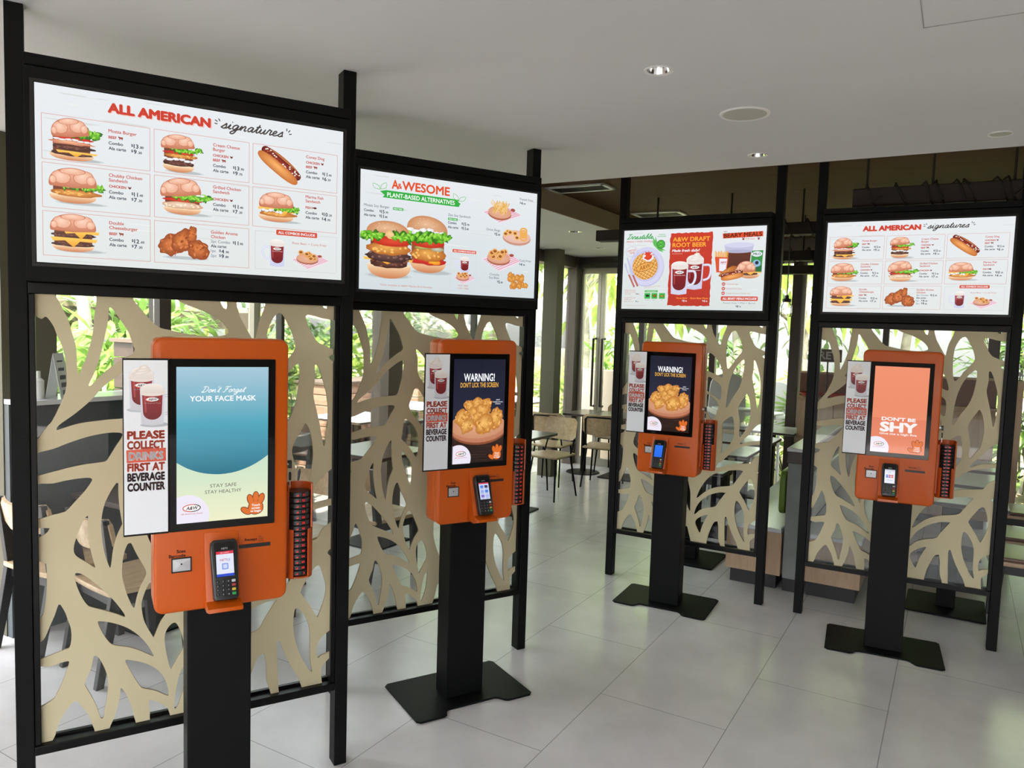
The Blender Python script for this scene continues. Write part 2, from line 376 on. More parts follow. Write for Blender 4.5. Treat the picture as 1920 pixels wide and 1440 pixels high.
# hand-drawn script letters: x advance, strokes (x-height 1, ascender 2, descender -1)
SCRIPT = {
    's': (0.8, [[(0, 0.1), (0.35, 0.75), (0.5, 1.05), (0.55, 0.7), (0.62, 0.3), (0.4, 0.0), (0.12, 0.12)], [(0.4, 0.0), (0.8, 0.15)]]),
    'i': (0.55, [[(0, 0.15), (0.25, 0.95), (0.2, 0.3), (0.3, 0.02), (0.55, 0.18)], [(0.30, 1.42), (0.34, 1.52)]]),
    'g': (0.95, [[(0.7, 0.85), (0.4, 1.0), (0.12, 0.6), (0.2, 0.08), (0.5, 0.15), (0.72, 0.9), (0.66, -0.2), (0.45, -0.85), (0.1, -0.8), (0.2, -0.4), (0.95, 0.18)]]),
    'n': (1.0, [[(0, 0.15), (0.2, 0.95), (0.2, 0.02), (0.3, 0.5), (0.55, 0.98), (0.72, 0.8), (0.68, 0.2), (0.78, 0.02), (1.0, 0.18)]]),
    'a': (0.95, [[(0.7, 0.85), (0.4, 1.0), (0.12, 0.55), (0.22, 0.05), (0.5, 0.2), (0.7, 0.95), (0.66, 0.2), (0.76, 0.02), (0.95, 0.18)]]),
    't': (0.6, [[(0, 0.15), (0.3, 1.1), (0.38, 1.75), (0.28, 0.4), (0.36, 0.02), (0.6, 0.18)], [(0.05, 1.18), (0.62, 1.28)]]),
    'u': (1.0, [[(0, 0.15), (0.2, 0.95), (0.16, 0.3), (0.32, 0.02), (0.55, 0.25), (0.72, 0.95), (0.68, 0.25), (0.78, 0.02), (1.0, 0.18)]]),
    'r': (0.75, [[(0, 0.15), (0.22, 1.1), (0.42, 0.9), (0.55, 0.92), (0.48, 0.3), (0.56, 0.02), (0.75, 0.18)]]),
    'e': (0.75, [[(0, 0.18), (0.4, 0.5), (0.5, 0.85), (0.32, 1.0), (0.12, 0.6), (0.2, 0.08), (0.5, 0.02), (0.75, 0.2)]]),
    'o': (0.85, [[(0.45, 1.0), (0.15, 0.7), (0.15, 0.2), (0.4, 0.0), (0.66, 0.4), (0.6, 0.9), (0.42, 0.98), (0.55, 0.75), (0.85, 0.8)]]),
    'b': (0.8, [[(0, 0.15), (0.35, 1.2), (0.4, 2.0), (0.22, 1.6), (0.14, 0.3), (0.35, 0.0), (0.6, 0.4), (0.5, 0.8), (0.8, 0.75)]]),
    'l': (0.55, [[(0, 0.15), (0.35, 1.2), (0.38, 1.95), (0.2, 1.5), (0.18, 0.3), (0.3, 0.02), (0.55, 0.18)]]),
    'd': (0.95, [[(0.65, 0.85), (0.4, 1.0), (0.12, 0.55), (0.22, 0.05), (0.5, 0.2), (0.85, 2.0), (0.68, 0.3), (0.76, 0.02), (0.95, 0.18)]]),
    'f': (0.7, [[(0, 0.15), (0.4, 1.2), (0.5, 1.9), (0.32, 1.6), (0.2, -0.4), (0.1, -0.9), (0.35, -0.4), (0.3, 0.1), (0.7, 0.2)]]),
    'h': (0.95, [[(0, 0.15), (0.35, 1.3), (0.4, 1.95), (0.22, 1.5), (0.14, 0.0), (0.4, 0.85), (0.62, 0.85), (0.6, 0.2), (0.7, 0.02), (0.95, 0.18)]]),
    'y': (0.95, [[(0, 0.15), (0.2, 0.95), (0.18, 0.3), (0.35, 0.05), (0.55, 0.3), (0.75, 0.95), (0.66, -0.3), (0.4, -0.9), (0.15, -0.75), (0.3, -0.3), (0.95, 0.18)]]),
    'D': (1.5, [[(0.5, 2.0), (0.42, 0.9), (0.3, 0.05)], [(0.0, 1.75), (0.6, 2.0), (1.2, 1.6), (1.25, 0.8), (0.8, 0.1), (0.2, 0.0), (0.1, 0.2), (0.5, 0.15)]]),
    'F': (1.3, [[(0.2, 1.65), (0.5, 1.95), (1.0, 1.85), (1.45, 2.0)], [(0.75, 1.85), (0.6, 0.9), (0.4, 0.1), (0.1, 0.05), (0.1, 0.3)], [(0.35, 1.0), (1.0, 1.1)]]),
    'I': (1.0, [[(0.1, 1.8), (0.6, 1.95), (1.1, 1.9)], [(0.65, 1.92), (0.5, 0.9), (0.4, 0.08)], [(0.0, 0.05), (0.4, 0.08), (0.9, 0.15)]]),
    'M': (1.7, [[(0.0, 0.1), (0.3, 0.4), (0.55, 1.9), (0.7, 0.4), (1.2, 1.95), (1.3, 0.2), (1.45, 0.02), (1.7, 0.18)]]),
    "'": (0.3, [[(0.2, 2.0), (0.1, 1.6)]]), '!': (0.5, [[(0.35, 1.9), (0.2, 0.6)], [(0.14, 0.1), (0.16, 0.18)]]), ' ': (0.7, []),
}

# ---------------------------------------------------------------- flat pictures shown by displays and boards
class Canvas:
    """a picture W x H units (y down) spread over w x h metres in the local x-z plane, facing -y"""
    def __init__(s, W, H, w, h): s.W, s.H, s.w, s.h = W, H, w, h; s.v = []; s.f = []; s.c = []; s.k = 0
    def _v(s, x, y): 
        x = min(max(x, 0), s.W); y = min(max(y, 0), s.H)
        s.v.append(((x / s.W - 0.5) * s.w, -s.k * 2.2e-5, (0.5 - y / s.H) * s.h)); return len(s.v) - 1
    def _col(s, c): return (lin(c[0]), lin(c[1]), lin(c[2]), 1.0)
    def poly(s, pts, col, col2=None):
        """fill; col2 given: gradient from top (col) to bottom (col2)"""
        s.k += 1
        ys = [p[1] for p in pts]; y0, y1 = min(ys), max(ys)
        idx = [s._v(*p) for p in pts]
        cc = [col if col2 is None else tuple(col[j] + (col2[j] - col[j]) * (p[1] - y0) / max(y1 - y0, 1e-6) for j in range(3)) for p in pts]
        for t in tessellate_polygon([[Vector((p[0], p[1], 0)) for p in pts]]):
            s.f.append(tuple(idx[i] for i in t)); s.c.append(tuple(s._col(cc[i]) for i in t))
    def fan(s, pts, cin, cout, ctr=None, band=None):
        s.k += 1
        if ctr is None: ctr = (sum(p[0] for p in pts) / len(pts), sum(p[1] for p in pts) / len(pts))
        n = len(pts); o = [s._v(*p) for p in pts]; m = s._v(*ctr); ci, co = s._col(cin), s._col(cout)
        for i in range(n):
            s.f.append((m, o[i], o[(i + 1) % n])); s.c.append((ci, co, co))
    def ell_pts(s, cx, cy, rx, ry, n=28, a0=0.0, a1=2 * PI, rot=0.0):
        out = []; full = abs(a1 - a0 - 2 * PI) < 1e-6
        for i in range(n + (0 if full else 1)):
            t = a0 + (a1 - a0) * i / n; x, y = rx * math.cos(t), ry * math.sin(t)
            out.append((cx + x * math.cos(rot) - y * math.sin(rot), cy + x * math.sin(rot) + y * math.cos(rot)))
        return out
    def ell(s, cx, cy, rx, ry, col, cin=None, rot=0.0, n=28, ctr=None):
        p = s.ell_pts(cx, cy, rx, ry, n, rot=rot)
        if cin: s.fan(p, cin, col, ctr)
        else: s.poly(p, col)
    def rect(s, x0, y0, x1, y1, col, col2=None): s.poly([(x0, y0), (x1, y0), (x1, y1), (x0, y1)], col, col2)
    def rrect(s, x0, y0, x1, y1, r, col): s.poly(rrect_pts(x0, x1, y0, y1, r, 4), col)
    def line(s, pts, wd, col):
        s.k += 1; L = []; R = []
        for i, p in enumerate(pts):
            a, b = pts[max(i - 1, 0)], pts[min(i + 1, len(pts) - 1)]
            dx, dy = b[0] - a[0], b[1] - a[1]; l = math.hypot(dx, dy) or 1
            ww = wd[i] if isinstance(wd, list) else wd
            L.append(s._v(p[0] - dy / l * ww / 2, p[1] + dx / l * ww / 2)); R.append(s._v(p[0] + dy / l * ww / 2, p[1] - dx / l * ww / 2))
        c = s._col(col)
        for i in range(len(pts) - 1): s.f.append((L[i], L[i + 1], R[i + 1], R[i])); s.c.append((c,) * 4)
    def outline(s, x0, y0, x1, y1, wd, col):
        for a in (((x0, y0), (x1, y0)), ((x0, y1), (x1, y1)), ((x0, y0), (x0, y1)), ((x1, y0), (x1, y1))): s.line(list(a), wd, col)
    def dashes(s, a, b, n, wd, col):
        for i in range(n):
            t0, t1 = i / n, (i + 0.6) / n
            s.line([(a[0] + (b[0] - a[0]) * t, a[1] + (b[1] - a[1]) * t) for t in (t0, t1)], wd, col)
    def ring(s, cx, cy, rx, ry, wd, col, n=28, rot=0.0, a0=0, a1=2 * PI):
        s.line([q for q in s.ell_pts(cx, cy, rx, ry, n, a0, a1 - 1e-4, rot)], wd, col)
    def text(s, st, x, y, h, col, al='L', bold=0.0, shear=0.0, fit=None, rot=0.0, maxw=None):
        """baseline at y, cap height h; fit = exact width"""
        vv, ff, x0, x1 = text_shape(st, bold); s.k += 1
        kx = h
        if fit: kx = fit / (x1 - x0)
        elif maxw and (x1 - x0) * kx > maxw: kx = maxw / (x1 - x0)
        wd = (x1 - x0) * kx; ox = {'L': 0, 'C': -wd / 2, 'R': -wd}[al]
        c = s._col(col); base = len(s.v); cr, sr = math.cos(rot), math.sin(rot)
        for a, b in vv:
            px, py = ox + (a - x0) * kx + shear * b * h, -b * h
            s._v(x + px * cr - py * sr, y + px * sr + py * cr)
        for f in ff: s.f.append(tuple(base + i for i in f)); s.c.append((c,) * len(f))
        return wd
    def script(s, st, x, y, xh, col, wd, fit=None, slant=0.25, sh=None):
        adv = sum(SCRIPT[ch][0] for ch in st); kx = xh if fit is None else fit / adv
        px = x
        for ch in st:
            a, strokes = SCRIPT[ch]
            for stq in strokes:
                pp = smooth_open([(px + (q[0] + slant * q[1]) * kx, y - q[1] * xh) for q in stq], 5)
                s.line(pp, wd, col)
            px += a * kx
    def build(s, name, m, parent, loc=(0, 0, 0)):
        me = bpy.data.meshes.new(name); me.from_pydata(s.v, [], s.f); me.materials.append(M[m])
        at = me.color_attributes.new('ink', 'FLOAT_COLOR', 'CORNER')
        flat = [x for fc in s.c for c in fc for x in c]
        at.data.foreach_set('color', flat); me.update()
        # all faces look towards -y
        bm = bmesh.new(); bm.from_mesh(me)
        for f in bm.faces:
            if f.normal.y > 0: f.normal_flip()
        bm.to_mesh(me); bm.free()
        o = bpy.data.objects.new(name, me); COL.objects.link(o); o.parent = parent; o.location = loc
        return o

# ---------------------------------------------------------------- food drawn in the pictures
RED, INK, GREY, WHITE = (205, 62, 48), (70, 78, 92), (120, 130, 145), (240, 244, 248)
def blob(cv, cx, cy, rx, ry, cin, cout, rough=0.12, n=22, rot=0.0, seed=1):
    r = random.Random(seed); k = [1 + r.uniform(-rough, rough) for _ in range(n)]
    pts = []
    for i in range(n):
        t = 2 * PI * i / n; x, y = rx * k[i] * math.cos(t), ry * k[i] * math.sin(t)
        pts.append((cx + x * math.cos(rot) - y * math.sin(rot), cy + x * math.sin(rot) + y * math.cos(rot)))
    pts = smooth_closed(pts, 3)
    cv.fan(pts, cin, cout, (cx - rx * 0.15, cy - ry * 0.2))
def lettuce(cv, cx, cy, wd, ht, seed=1):
    r = random.Random(seed)
    n = max(9, int(wd / ht * 5))
    for layer, (c1, c2) in enumerate((((70, 140, 36), (48, 108, 24)), ((132, 204, 56), (80, 166, 34)), ((188, 238, 100), (112, 196, 46)))):
        for i in range(n):
            x = cx - wd / 2 + wd * (i + r.uniform(0, 1)) / n; y = cy + r.uniform(-0.25, 0.3) * ht
            k = (1 - layer * 0.22)
            blob(cv, x, y, wd / n * 0.95 * k, ht * 0.36 * k, c1, c2, 0.38, 11, r.uniform(0, 3), r.randint(0, 9999))
def bun_top(cv, cx, by, wd, ht, lobes=True, pale=False, tilt=0.0, seed=3):
    c0, c1, c2 = ((255, 216, 192), (236, 172, 142), (200, 118, 86)) if not pale else ((250, 220, 190), (236, 190, 150), (205, 140, 95))
    pts = [(cx + wd / 2 * math.cos(t), by - ht * max(0.0, math.sin(t)) ** 0.8) for t in [PI * i / 26 for i in range(27)]]
    pts += [(cx - wd / 2 * 0.96, by + ht * 0.12), (cx, by + ht * 0.2), (cx + wd / 2 * 0.96, by + ht * 0.12)]
    cr, sr = math.cos(tilt), math.sin(tilt)
    R = lambda p: (cx + (p[0] - cx) * cr - (p[1] - by) * sr, by + (p[0] - cx) * sr + (p[1] - by) * cr)
    pts = [R(p) for p in pts]
    cv.fan(pts, c1, c2, R((cx - wd * 0.05, by - ht * 0.5)))
    if lobes:
        for dx, dy, rx, ry, ro in ((-0.24, 0.42, 0.22, 0.40, 0.15), (0.22, 0.46, 0.24, 0.40, -0.25), (0.0, 0.78, 0.30, 0.20, 0.0), (0.38, 0.3, 0.11, 0.28, 0.2), (-0.41, 0.25, 0.08, 0.24, 0.1)):
            p = R((cx + dx * wd, by - dy * ht)); cv.ell(p[0], p[1], rx * wd * 0.92, ry * ht, c2, c0, ro + tilt, 18, (p[0] - 0.03 * wd, p[1] - 0.12 * ht))
            cv.ell(p[0], p[1], rx * wd * 0.85, ry * ht * 0.92, c1, c0, ro + tilt, 18, (p[0] - 0.03 * wd, p[1] - 0.12 * ht))
    r = random.Random(seed)
    for _ in range(16):
        t = r.uniform(0.3, 2.8); q = r.uniform(0.4, 0.9); p = R((cx + wd / 2 * q * math.cos(t), by - ht * q * math.sin(t)))
        cv.ell(p[0], p[1], wd * 0.008, wd * 0.006, (255, 236, 214), n=6)
def bun_bot(cv, cx, ty, wd, ht):
    pts = [(cx - wd / 2, ty), (cx + wd / 2, ty)] + [(cx + wd / 2 * math.cos(t), ty + ht * max(0.0, math.sin(t)) ** 0.75) for t in [PI * i / 22 for i in range(1, 22)]]
    cv.poly(pts, (252, 218, 176), (206, 128, 84))
    cv.ell(cx, ty, wd / 2, ht * 0.16, (252, 226, 190))
def patty(cv, cx, cy, wd, ht, cin=(120, 72, 58), cout=(62, 34, 30), seed=1):
    blob(cv, cx, cy, wd / 2, ht / 2, cin, cout, 0.07, 26, 0, seed)
    r = random.Random(seed + 5)
    for _ in range(14):
        blob(cv, cx + r.uniform(-0.42, 0.42) * wd, cy + r.uniform(-0.28, 0.28) * ht, wd * 0.035, ht * 0.09, tuple(min(255, c + 34) for c in cin), cin, 0.3, 7, 0, r.randint(0, 9999))
def cheese(cv, cx, cy, wd, drop):
    cv.poly([(cx - wd / 2, cy - drop * 0.15), (cx + wd / 2, cy - drop * 0.1), (cx + wd * 0.46, cy + drop * 0.3), (cx + wd * 0.12, cy + drop * 0.25), (cx - wd * 0.02, cy + drop), (cx - wd * 0.2, cy + drop * 0.22), (cx - wd * 0.45, cy + drop * 0.35)], (255, 208, 96), (242, 160, 40))
def tomato(cv, cx, cy, wd, ht): cv.ell(cx, cy, wd / 2, ht / 2, (196, 40, 26), (226, 76, 50), n=24)
def crispy(cv, cx, cy, wd, ht, seed=2): patty(cv, cx, cy, wd, ht, (240, 176, 88), (186, 104, 40), seed)
def sauce(cv, cx, cy, wd, ht, seed=4):
    r = random.Random(seed)
    for i in range(6): blob(cv, cx + wd * (i / 5 - 0.5), cy + r.uniform(-0.3, 0.3) * ht, wd * 0.11, ht * 0.45, (255, 255, 252), (226, 226, 232), 0.25, 10, 0, r.randint(0, 999))
def shadow(cv, cx, cy, wd, ht): cv.ell(cx, cy, wd / 2, ht / 2, (206, 214, 216)); cv.ell(cx, cy, wd * 0.42, ht * 0.4, (186, 192, 194))
def burger(cv, kind, x0, y0, x1, y1, seed=1):
    """x0..x1, y0..y1 the burger's box"""
    W_, H_ = x1 - x0, y1 - y0; cx = (x0 + x1) / 2
    Y = lambda t: y0 + H_ * t
    shadow(cv, cx + W_ * 0.1, Y(0.97), W_ * 0.95, H_ * 0.10)
    bw_ = W_ * 0.84; cx -= W_ * 0.05
    t0 = {'mozza': 0.40, 'cream': 0.34, 'chubby': 0.48, 'grilled': 0.44, 'fish': 0.47}.get(kind, 0.41); cv.rrect(cx - bw_ * 0.42, Y(t0), cx + bw_ * 0.42, Y(0.86), H_ * 0.03, (120, 66, 44))
    if kind == 'mozza':
        bun_bot(cv, cx, Y(0.86), bw_, H_ * 0.15); patty(cv, cx, Y(0.84), bw_ * 0.95, H_ * 0.13, seed=seed); cheese(cv, cx + W_ * 0.1, Y(0.80), bw_ * 0.95, H_ * 0.12)
        patty(cv, cx + W_ * 0.04, Y(0.70), bw_ * 0.95, H_ * 0.13, seed=seed + 1); blob(cv, cx, Y(0.58), bw_ * 0.5, H_ * 0.06, (246, 190, 150), (206, 120, 90), 0.2, 16, 0, 8)
        tomato(cv, cx + W_ * 0.05, Y(0.49), bw_ * 0.9, H_ * 0.08); sauce(cv, cx, Y(0.52), bw_ * 0.7, H_ * 0.05)
        lettuce(cv, cx + W_ * 0.27, Y(0.34), W_ * 0.52, H_ * 0.26, seed); bun_top(cv, cx - W_ * 0.02, Y(0.38), bw_ * 0.86, H_ * 0.38, tilt=-0.14)
    elif kind == 'cream':
        bun_bot(cv, cx, Y(0.82), bw_ * 0.9, H_ * 0.17); patty(cv, cx, Y(0.76), bw_ * 0.95, H_ * 0.13, seed=seed); sauce(cv, cx, Y(0.66), bw_ * 0.85, H_ * 0.08)
        crispy(cv, cx + W_ * 0.06, Y(0.56), bw_ * 1.02, H_ * 0.11, seed); tomato(cv, cx, Y(0.48), bw_ * 0.95, H_ * 0.07); lettuce(cv, cx + W_ * 0.18, Y(0.38), W_ * 0.72, H_ * 0.22, seed)
        sauce(cv, cx + W_ * 0.15, Y(0.33), bw_ * 0.5, H_ * 0.06); bun_top(cv, cx - W_ * 0.02, Y(0.32), bw_ * 0.98, H_ * 0.32, tilt=-0.08)
    elif kind == 'chubby':
        bun_bot(cv, cx, Y(0.76), bw_, H_ * 0.22); crispy(cv, cx + W_ * 0.05, Y(0.70), bw_ * 1.06, H_ * 0.2, seed); lettuce(cv, cx + W_ * 0.18, Y(0.50), W_ * 0.72, H_ * 0.24, seed)
        sauce(cv, cx - W_ * 0.2, Y(0.50), bw_ * 0.3, H_ * 0.07); bun_top(cv, cx, Y(0.47), bw_ * 1.02, H_ * 0.46, tilt=-0.03)
    elif kind == 'grilled':
        bun_bot(cv, cx, Y(0.82), bw_ * 0.9, H_ * 0.18); patty(cv, cx, Y(0.74), bw_, H_ * 0.2, (250, 226, 200), (214, 166, 130), seed); tomato(cv, cx, Y(0.60), bw_ * 0.98, H_ * 0.1)
        lettuce(cv, cx + W_ * 0.2, Y(0.48), W_ * 0.76, H_ * 0.28, seed); sauce(cv, cx + W_ * 0.2, Y(0.42), bw_ * 0.5, H_ * 0.06); bun_top(cv, cx - W_ * 0.03, Y(0.42), bw_ * 1.0, H_ * 0.42, tilt=-0.14)
    elif kind == 'fish':
        bun_bot(cv, cx, Y(0.80), bw_, H_ * 0.2); crispy(cv, cx + W_ * 0.05, Y(0.74), bw_ * 1.06, H_ * 0.18, seed); cheese(cv, cx + W_ * 0.2, Y(0.62), bw_ * 0.6, H_ * 0.16); cheese(cv, cx - W_ * 0.25, Y(0.56), bw_ * 0.45, H_ * 0.16)
        sauce(cv, cx - W_ * 0.1, Y(0.64), bw_ * 0.5, H_ * 0.1); lettuce(cv, cx + W_ * 0.25, Y(0.54), W_ * 0.58, H_ * 0.24, seed); bun_top(cv, cx, Y(0.46), bw_ * 0.98, H_ * 0.45, tilt=-0.04)
    else:
        bun_bot(cv, cx, Y(0.84), bw_ * 0.92, H_ * 0.16); patty(cv, cx, Y(0.80), bw_ * 0.96, H_ * 0.13, seed=seed); cheese(cv, cx + W_ * 0.02, Y(0.66), bw_ * 1.04, H_ * 0.22)
        patty(cv, cx, Y(0.56), bw_ * 1.0, H_ * 0.13, seed=seed + 2); cheese(cv, cx + W_ * 0.16, Y(0.46), bw_ * 0.8, H_ * 0.2); tomato(cv, cx, Y(0.43), bw_ * 0.5, H_ * 0.05)
        bun_top(cv, cx, Y(0.40), bw_ * 1.02, H_ * 0.40, tilt=-0.02)
def chicken_piece(cv, cx, cy, rx, ry, rot, cin, cout, seed):
    blob(cv, cx, cy, rx, ry, cin, cout, 0.13, 22, rot, seed); r = random.Random(seed)
    for _ in range(22):
        t = r.uniform(0, 2 * PI); q = math.sqrt(r.uniform(0, 0.8)); x, y = rx * q * math.cos(t), ry * q * math.sin(t)
        X, Y = cx + x * math.cos(rot) - y * math.sin(rot), cy + x * math.sin(rot) + y * math.cos(rot)
        d = r.choice((-38, -20, 18, 30)); c = tuple(max(0, min(255, int((a + b) / 2 + d))) for a, b in zip(cin, cout))
        blob(cv, X, Y, rx * r.uniform(0.08, 0.2), ry * r.uniform(0.05, 0.12), tuple(min(255, v + 14) for v in c), c, 0.4, 8, r.uniform(0, 3), r.randint(0, 9999))
def logo(cv, cx, cy, rx, ry, back=(255, 255, 255), ink=(70, 30, 22), red=(214, 74, 40), tag_=True, tagc=(196, 84, 60), tagh=0.22):
    cv.ell(cx, cy, rx, ry, back)
    cv.ring(cx, cy, rx * 0.94, ry * 0.92, ry * 0.22, red, 24, 0, PI * 0.5, PI * 1.6); cv.ring(cx, cy, rx * 0.94, ry * 0.92, ry * 0.22, ink if back[0] > 200 else (240, 240, 240), 24, 0, -PI * 0.4, PI * 0.5)
    cv.ell(cx, cy, rx * 0.78, ry * 0.74, back)
    cv.text('A&W', cx, cy + ry * 0.42, ry * 0.86, ink, 'C', 0.03, 0.28, fit=rx * 1.25)
    if tag_: cv.text('All American Food', cx, cy + ry * (1.25 + tagh * 2), ry * tagh * 1.7, tagc, 'C', 0.01, fit=rx * 2.3)
def mug(cv, x0, y0, x1, y1, foam=0.24, swirl=False, handle='L', clear=(206, 210, 238)):
    """glass mug of root beer in the box"""
    W_, H_ = x1 - x0, y1 - y0; cx = (x0 + x1) / 2
    hx = x0 if handle == 'L' else x1; sg = -1 if handle == 'L' else 1
    if handle:
        cv.line(smooth_open([(hx, y0 + H_ * 0.33), (hx + sg * W_ * 0.34, y0 + H_ * 0.34), (hx + sg * W_ * 0.42, y0 + H_ * 0.5), (hx + sg * W_ * 0.3, y0 + H_ * 0.68), (hx, y0 + H_ * 0.74)], 6), W_ * 0.13, clear)
        cv.line(smooth_open([(hx, y0 + H_ * 0.33), (hx + sg * W_ * 0.34, y0 + H_ * 0.34), (hx + sg * W_ * 0.42, y0 + H_ * 0.5), (hx + sg * W_ * 0.3, y0 + H_ * 0.68), (hx, y0 + H_ * 0.74)], 6), W_ * 0.05, (238, 240, 250))
    cv.poly([(x0, y0 + H_ * 0.15), (x1, y0 + H_ * 0.15), (x1 - W_ * 0.05, y1 - H_ * 0.03), (cx, y1), (x0 + W_ * 0.05, y1 - H_ * 0.03)], (224, 224, 240), clear)
    l = y0 + H_ * foam
    cv.poly([(x0 + W_ * 0.08, l), (x1 - W_ * 0.08, l)] + [(cx + W_ * 0.38 * math.cos(t), y1 - H_ * 0.30 + H_ * 0.17 * math.sin(t)) for t in [PI * i / 12 for i in range(13)]], (150, 34, 40), (112, 18, 26))
    cv.poly([(x0 + W_ * 0.14, l), (x0 + W_ * 0.24, l), (x0 + W_ * 0.26, y1 - H_ * 0.3), (x0 + W_ * 0.2, y1 - H_ * 0.3)], (172, 70, 74))
    cv.ell(cx, l, W_ * 0.5, H_ * 0.07, (238, 228, 222))
    cv.poly([(x0, l)] + [(cx - W_ * 0.5 * math.cos(t), l - H_ * (foam - 0.05) * max(0.0, math.sin(t)) ** 0.6) for t in [PI * i / 14 for i in range(15)]] + [(x1, l)], (250, 246, 242), (232, 222, 216))
    if swirl:
        for i in range(3): cv.ell(cx + W_ * (0.04 * i), y0 + H_ * (0.16 - i * 0.055), W_ * (0.40 - i * 0.11), H_ * 0.05, (228, 216, 208), (255, 252, 248), -0.25)
    logo(cv, cx, y0 + H_ * (foam + 0.14), W_ * 0.28, H_ * 0.055, (255, 255, 255), tag_=True, tagc=(250, 240, 236), tagh=0.25)
def napkin(cv, cx, cy, wd, ht):
    p = [(cx - wd * 0.5, cy), (cx - wd * 0.05, cy + ht * 0.5), (cx + wd * 0.5, cy), (cx + wd * 0.1, cy - ht * 0.35)]
    cv.poly(p, (246, 222, 232))
    for i in range(1, 9):
        t = i / 9; a = (p[0][0] + (p[1][0] - p[0][0]) * t, p[0][1] + (p[1][1] - p[0][1]) * t); b = (p[3][0] + (p[2][0] - p[3][0]) * t, p[3][1] + (p[2][1] - p[3][1]) * t)
        cv.line([a, b], wd * 0.016, (222, 150, 176))
def board(cv, cx, cy, wd, ht):
    cv.ell(cx, cy + ht * 0.14, wd / 2, ht / 2, (176, 104, 78)); cv.ell(cx, cy, wd / 2, ht / 2, (222, 160, 132), (236, 184, 154))
    cv.ell(cx + wd * 0.56, cy - ht * 0.3, wd * 0.1, ht * 0.13, (170, 80, 66))
def rings(cv, cx, cy, wd, ht, n=9, col=(232, 160, 84), seed=1):
    r = random.Random(seed)
    for i in range(n):
        x, y = cx + r.uniform(-0.38, 0.38) * wd, cy + r.uniform(-0.32, 0.3) * ht; q = wd * 0.115
        cv.ell(x, y, q * 1.2, q, (160, 92, 40)); cv.ring(x, y, q, q * 0.8, q * 0.5, col, 16); cv.ring(x, y - q * 0.1, q, q * 0.75, q * 0.18, (250, 204, 140), 16)
def curly_board(cv, cx, cy, wd, seed=2):
    ht = wd * 0.5; napkin(cv, cx + wd * 0.02, cy + ht * 0.12, wd, ht); board(cv, cx - wd * 0.06, cy + ht * 0.04, wd * 0.58, ht * 0.5); rings(cv, cx - wd * 0.06, cy - ht * 0.1, wd * 0.5, ht * 0.5, 11, seed=seed)
def fries_pile(cv, cx, cy, wd, ht, n=40, seed=3):
    r = random.Random(seed)
    for i in range(n):
        t = r.uniform(-0.9, 0.9); x, y = cx + r.uniform(-0.3, 0.3) * wd, cy + r.uniform(-0.1, 0.25) * ht; l = ht * r.uniform(0.3, 0.5)
        a = (x - math.sin(t) * l, y - math.cos(t) * l); b = (x + math.sin(t) * l * 0.7, y + math.cos(t) * l * 0.7)
        cv.line([a, b], wd * 0.045, (206, 140, 62)); cv.line([a, b], wd * 0.03, r.choice(((250, 208, 126), (240, 190, 104), (255, 222, 150))))
def hot_dog(cv, cx, cy, L, rot, thick=0.34):
    T = lambda x, y: (cx + x * math.cos(rot) - y * math.sin(rot), cy + x * math.sin(rot) + y * math.cos(rot))
    h = L * thick
    def pill(dx, dy, l, hh, c1, c2):
        p = [T(dx + (l / 2 - hh / 2) * sx + hh / 2 * math.cos(t), dy + hh / 2 * math.sin(t)) for sx, ts in ((1, [-PI / 2 + PI * i / 10 for i in range(11)]), (-1, [PI / 2 + PI * i / 10 for i in range(11)])) for t in ts]
        cv.fan(p, c1, c2, T(dx, dy - hh * 0.1))
    cv.ell(*T(0, -h * 0.36), L * 0.47, h * 0.30, (176, 96, 48), (222, 150, 90), rot)
    pill(0, -h * 0.25, L, h * 0.52, (150, 44, 30), (104, 24, 18))
    r = random.Random(5)
    for i in range(34):
        p = T(r.uniform(-0.44, 0.44) * L, -h * 0.3 + r.uniform(-0.15, 0.15) * h); cv.ell(p[0], p[1], L * 0.02, L * 0.016, r.choice(((250, 240, 226), (250, 244, 236), (170, 60, 40), (200, 110, 60))), n=7)
    sg = lambda v, e: math.copysign(abs(v) ** e, v)
    cv.fan([T(L * 0.51 * sg(math.cos(q), 0.7), h * 0.13 + h * 0.35 * sg(math.sin(q), 0.85)) for q in [2 * PI * k / 36 for k in range(36)]], (253, 182, 106), (200, 112, 50), T(-L * 0.05, h * 0.06))

def menu_backdrop(cv, W, H, col=(226, 231, 230)):
    cv.rect(0, 0, W, H, (232, 236, 240), col); r = random.Random(11)
    for i in range(26):
        x, y = r.uniform(0, W), r.uniform(0, H); wd = r.uniform(40, 170); c = r.choice(((219, 224, 222), (235, 239, 238), (216, 220, 218)))
        cv.poly([(x, y), (x + wd * 0.4, y - r.uniform(0.5, 2)), (x + wd, y + r.uniform(-1, 2)), (x + wd * 0.8, y + r.uniform(2, 5)), (x + wd * 0.1, y + r.uniform(2, 4))], c)
def price(cv, x, y, big, cents, h=11, col=INK):
    a = cv.text('$', x, y - h * 0.40, h * 0.72, col, bold=0.03); x2 = x + a + h * 0.14
    b = cv.text(big, x2, y, h * 1.16, col, bold=0.035); cv.text('.' + cents, x2 + b + h * 0.25, y - h * 0.1, h * 0.68, col, bold=0.035)
def cow(cv, x, y, h, c=(150, 62, 50)):
    cv.rrect(x + h * 0.2, y - h * 0.85, x + h * 1.2, y - h * 0.35, h * 0.12, c)
    for dx in (0.28, 0.45, 0.95, 1.1): cv.rect(x + h * dx - h * 0.05, y - h * 0.4, x + h * dx + h * 0.06, y, c)
    cv.rrect(x - h * 0.02, y - h * 0.98, x + h * 0.3, y - h * 0.55, h * 0.1, c); cv.line([(x + h * 1.18, y - h * 0.8), (x + h * 1.3, y - h * 0.4)], h * 0.07, c)
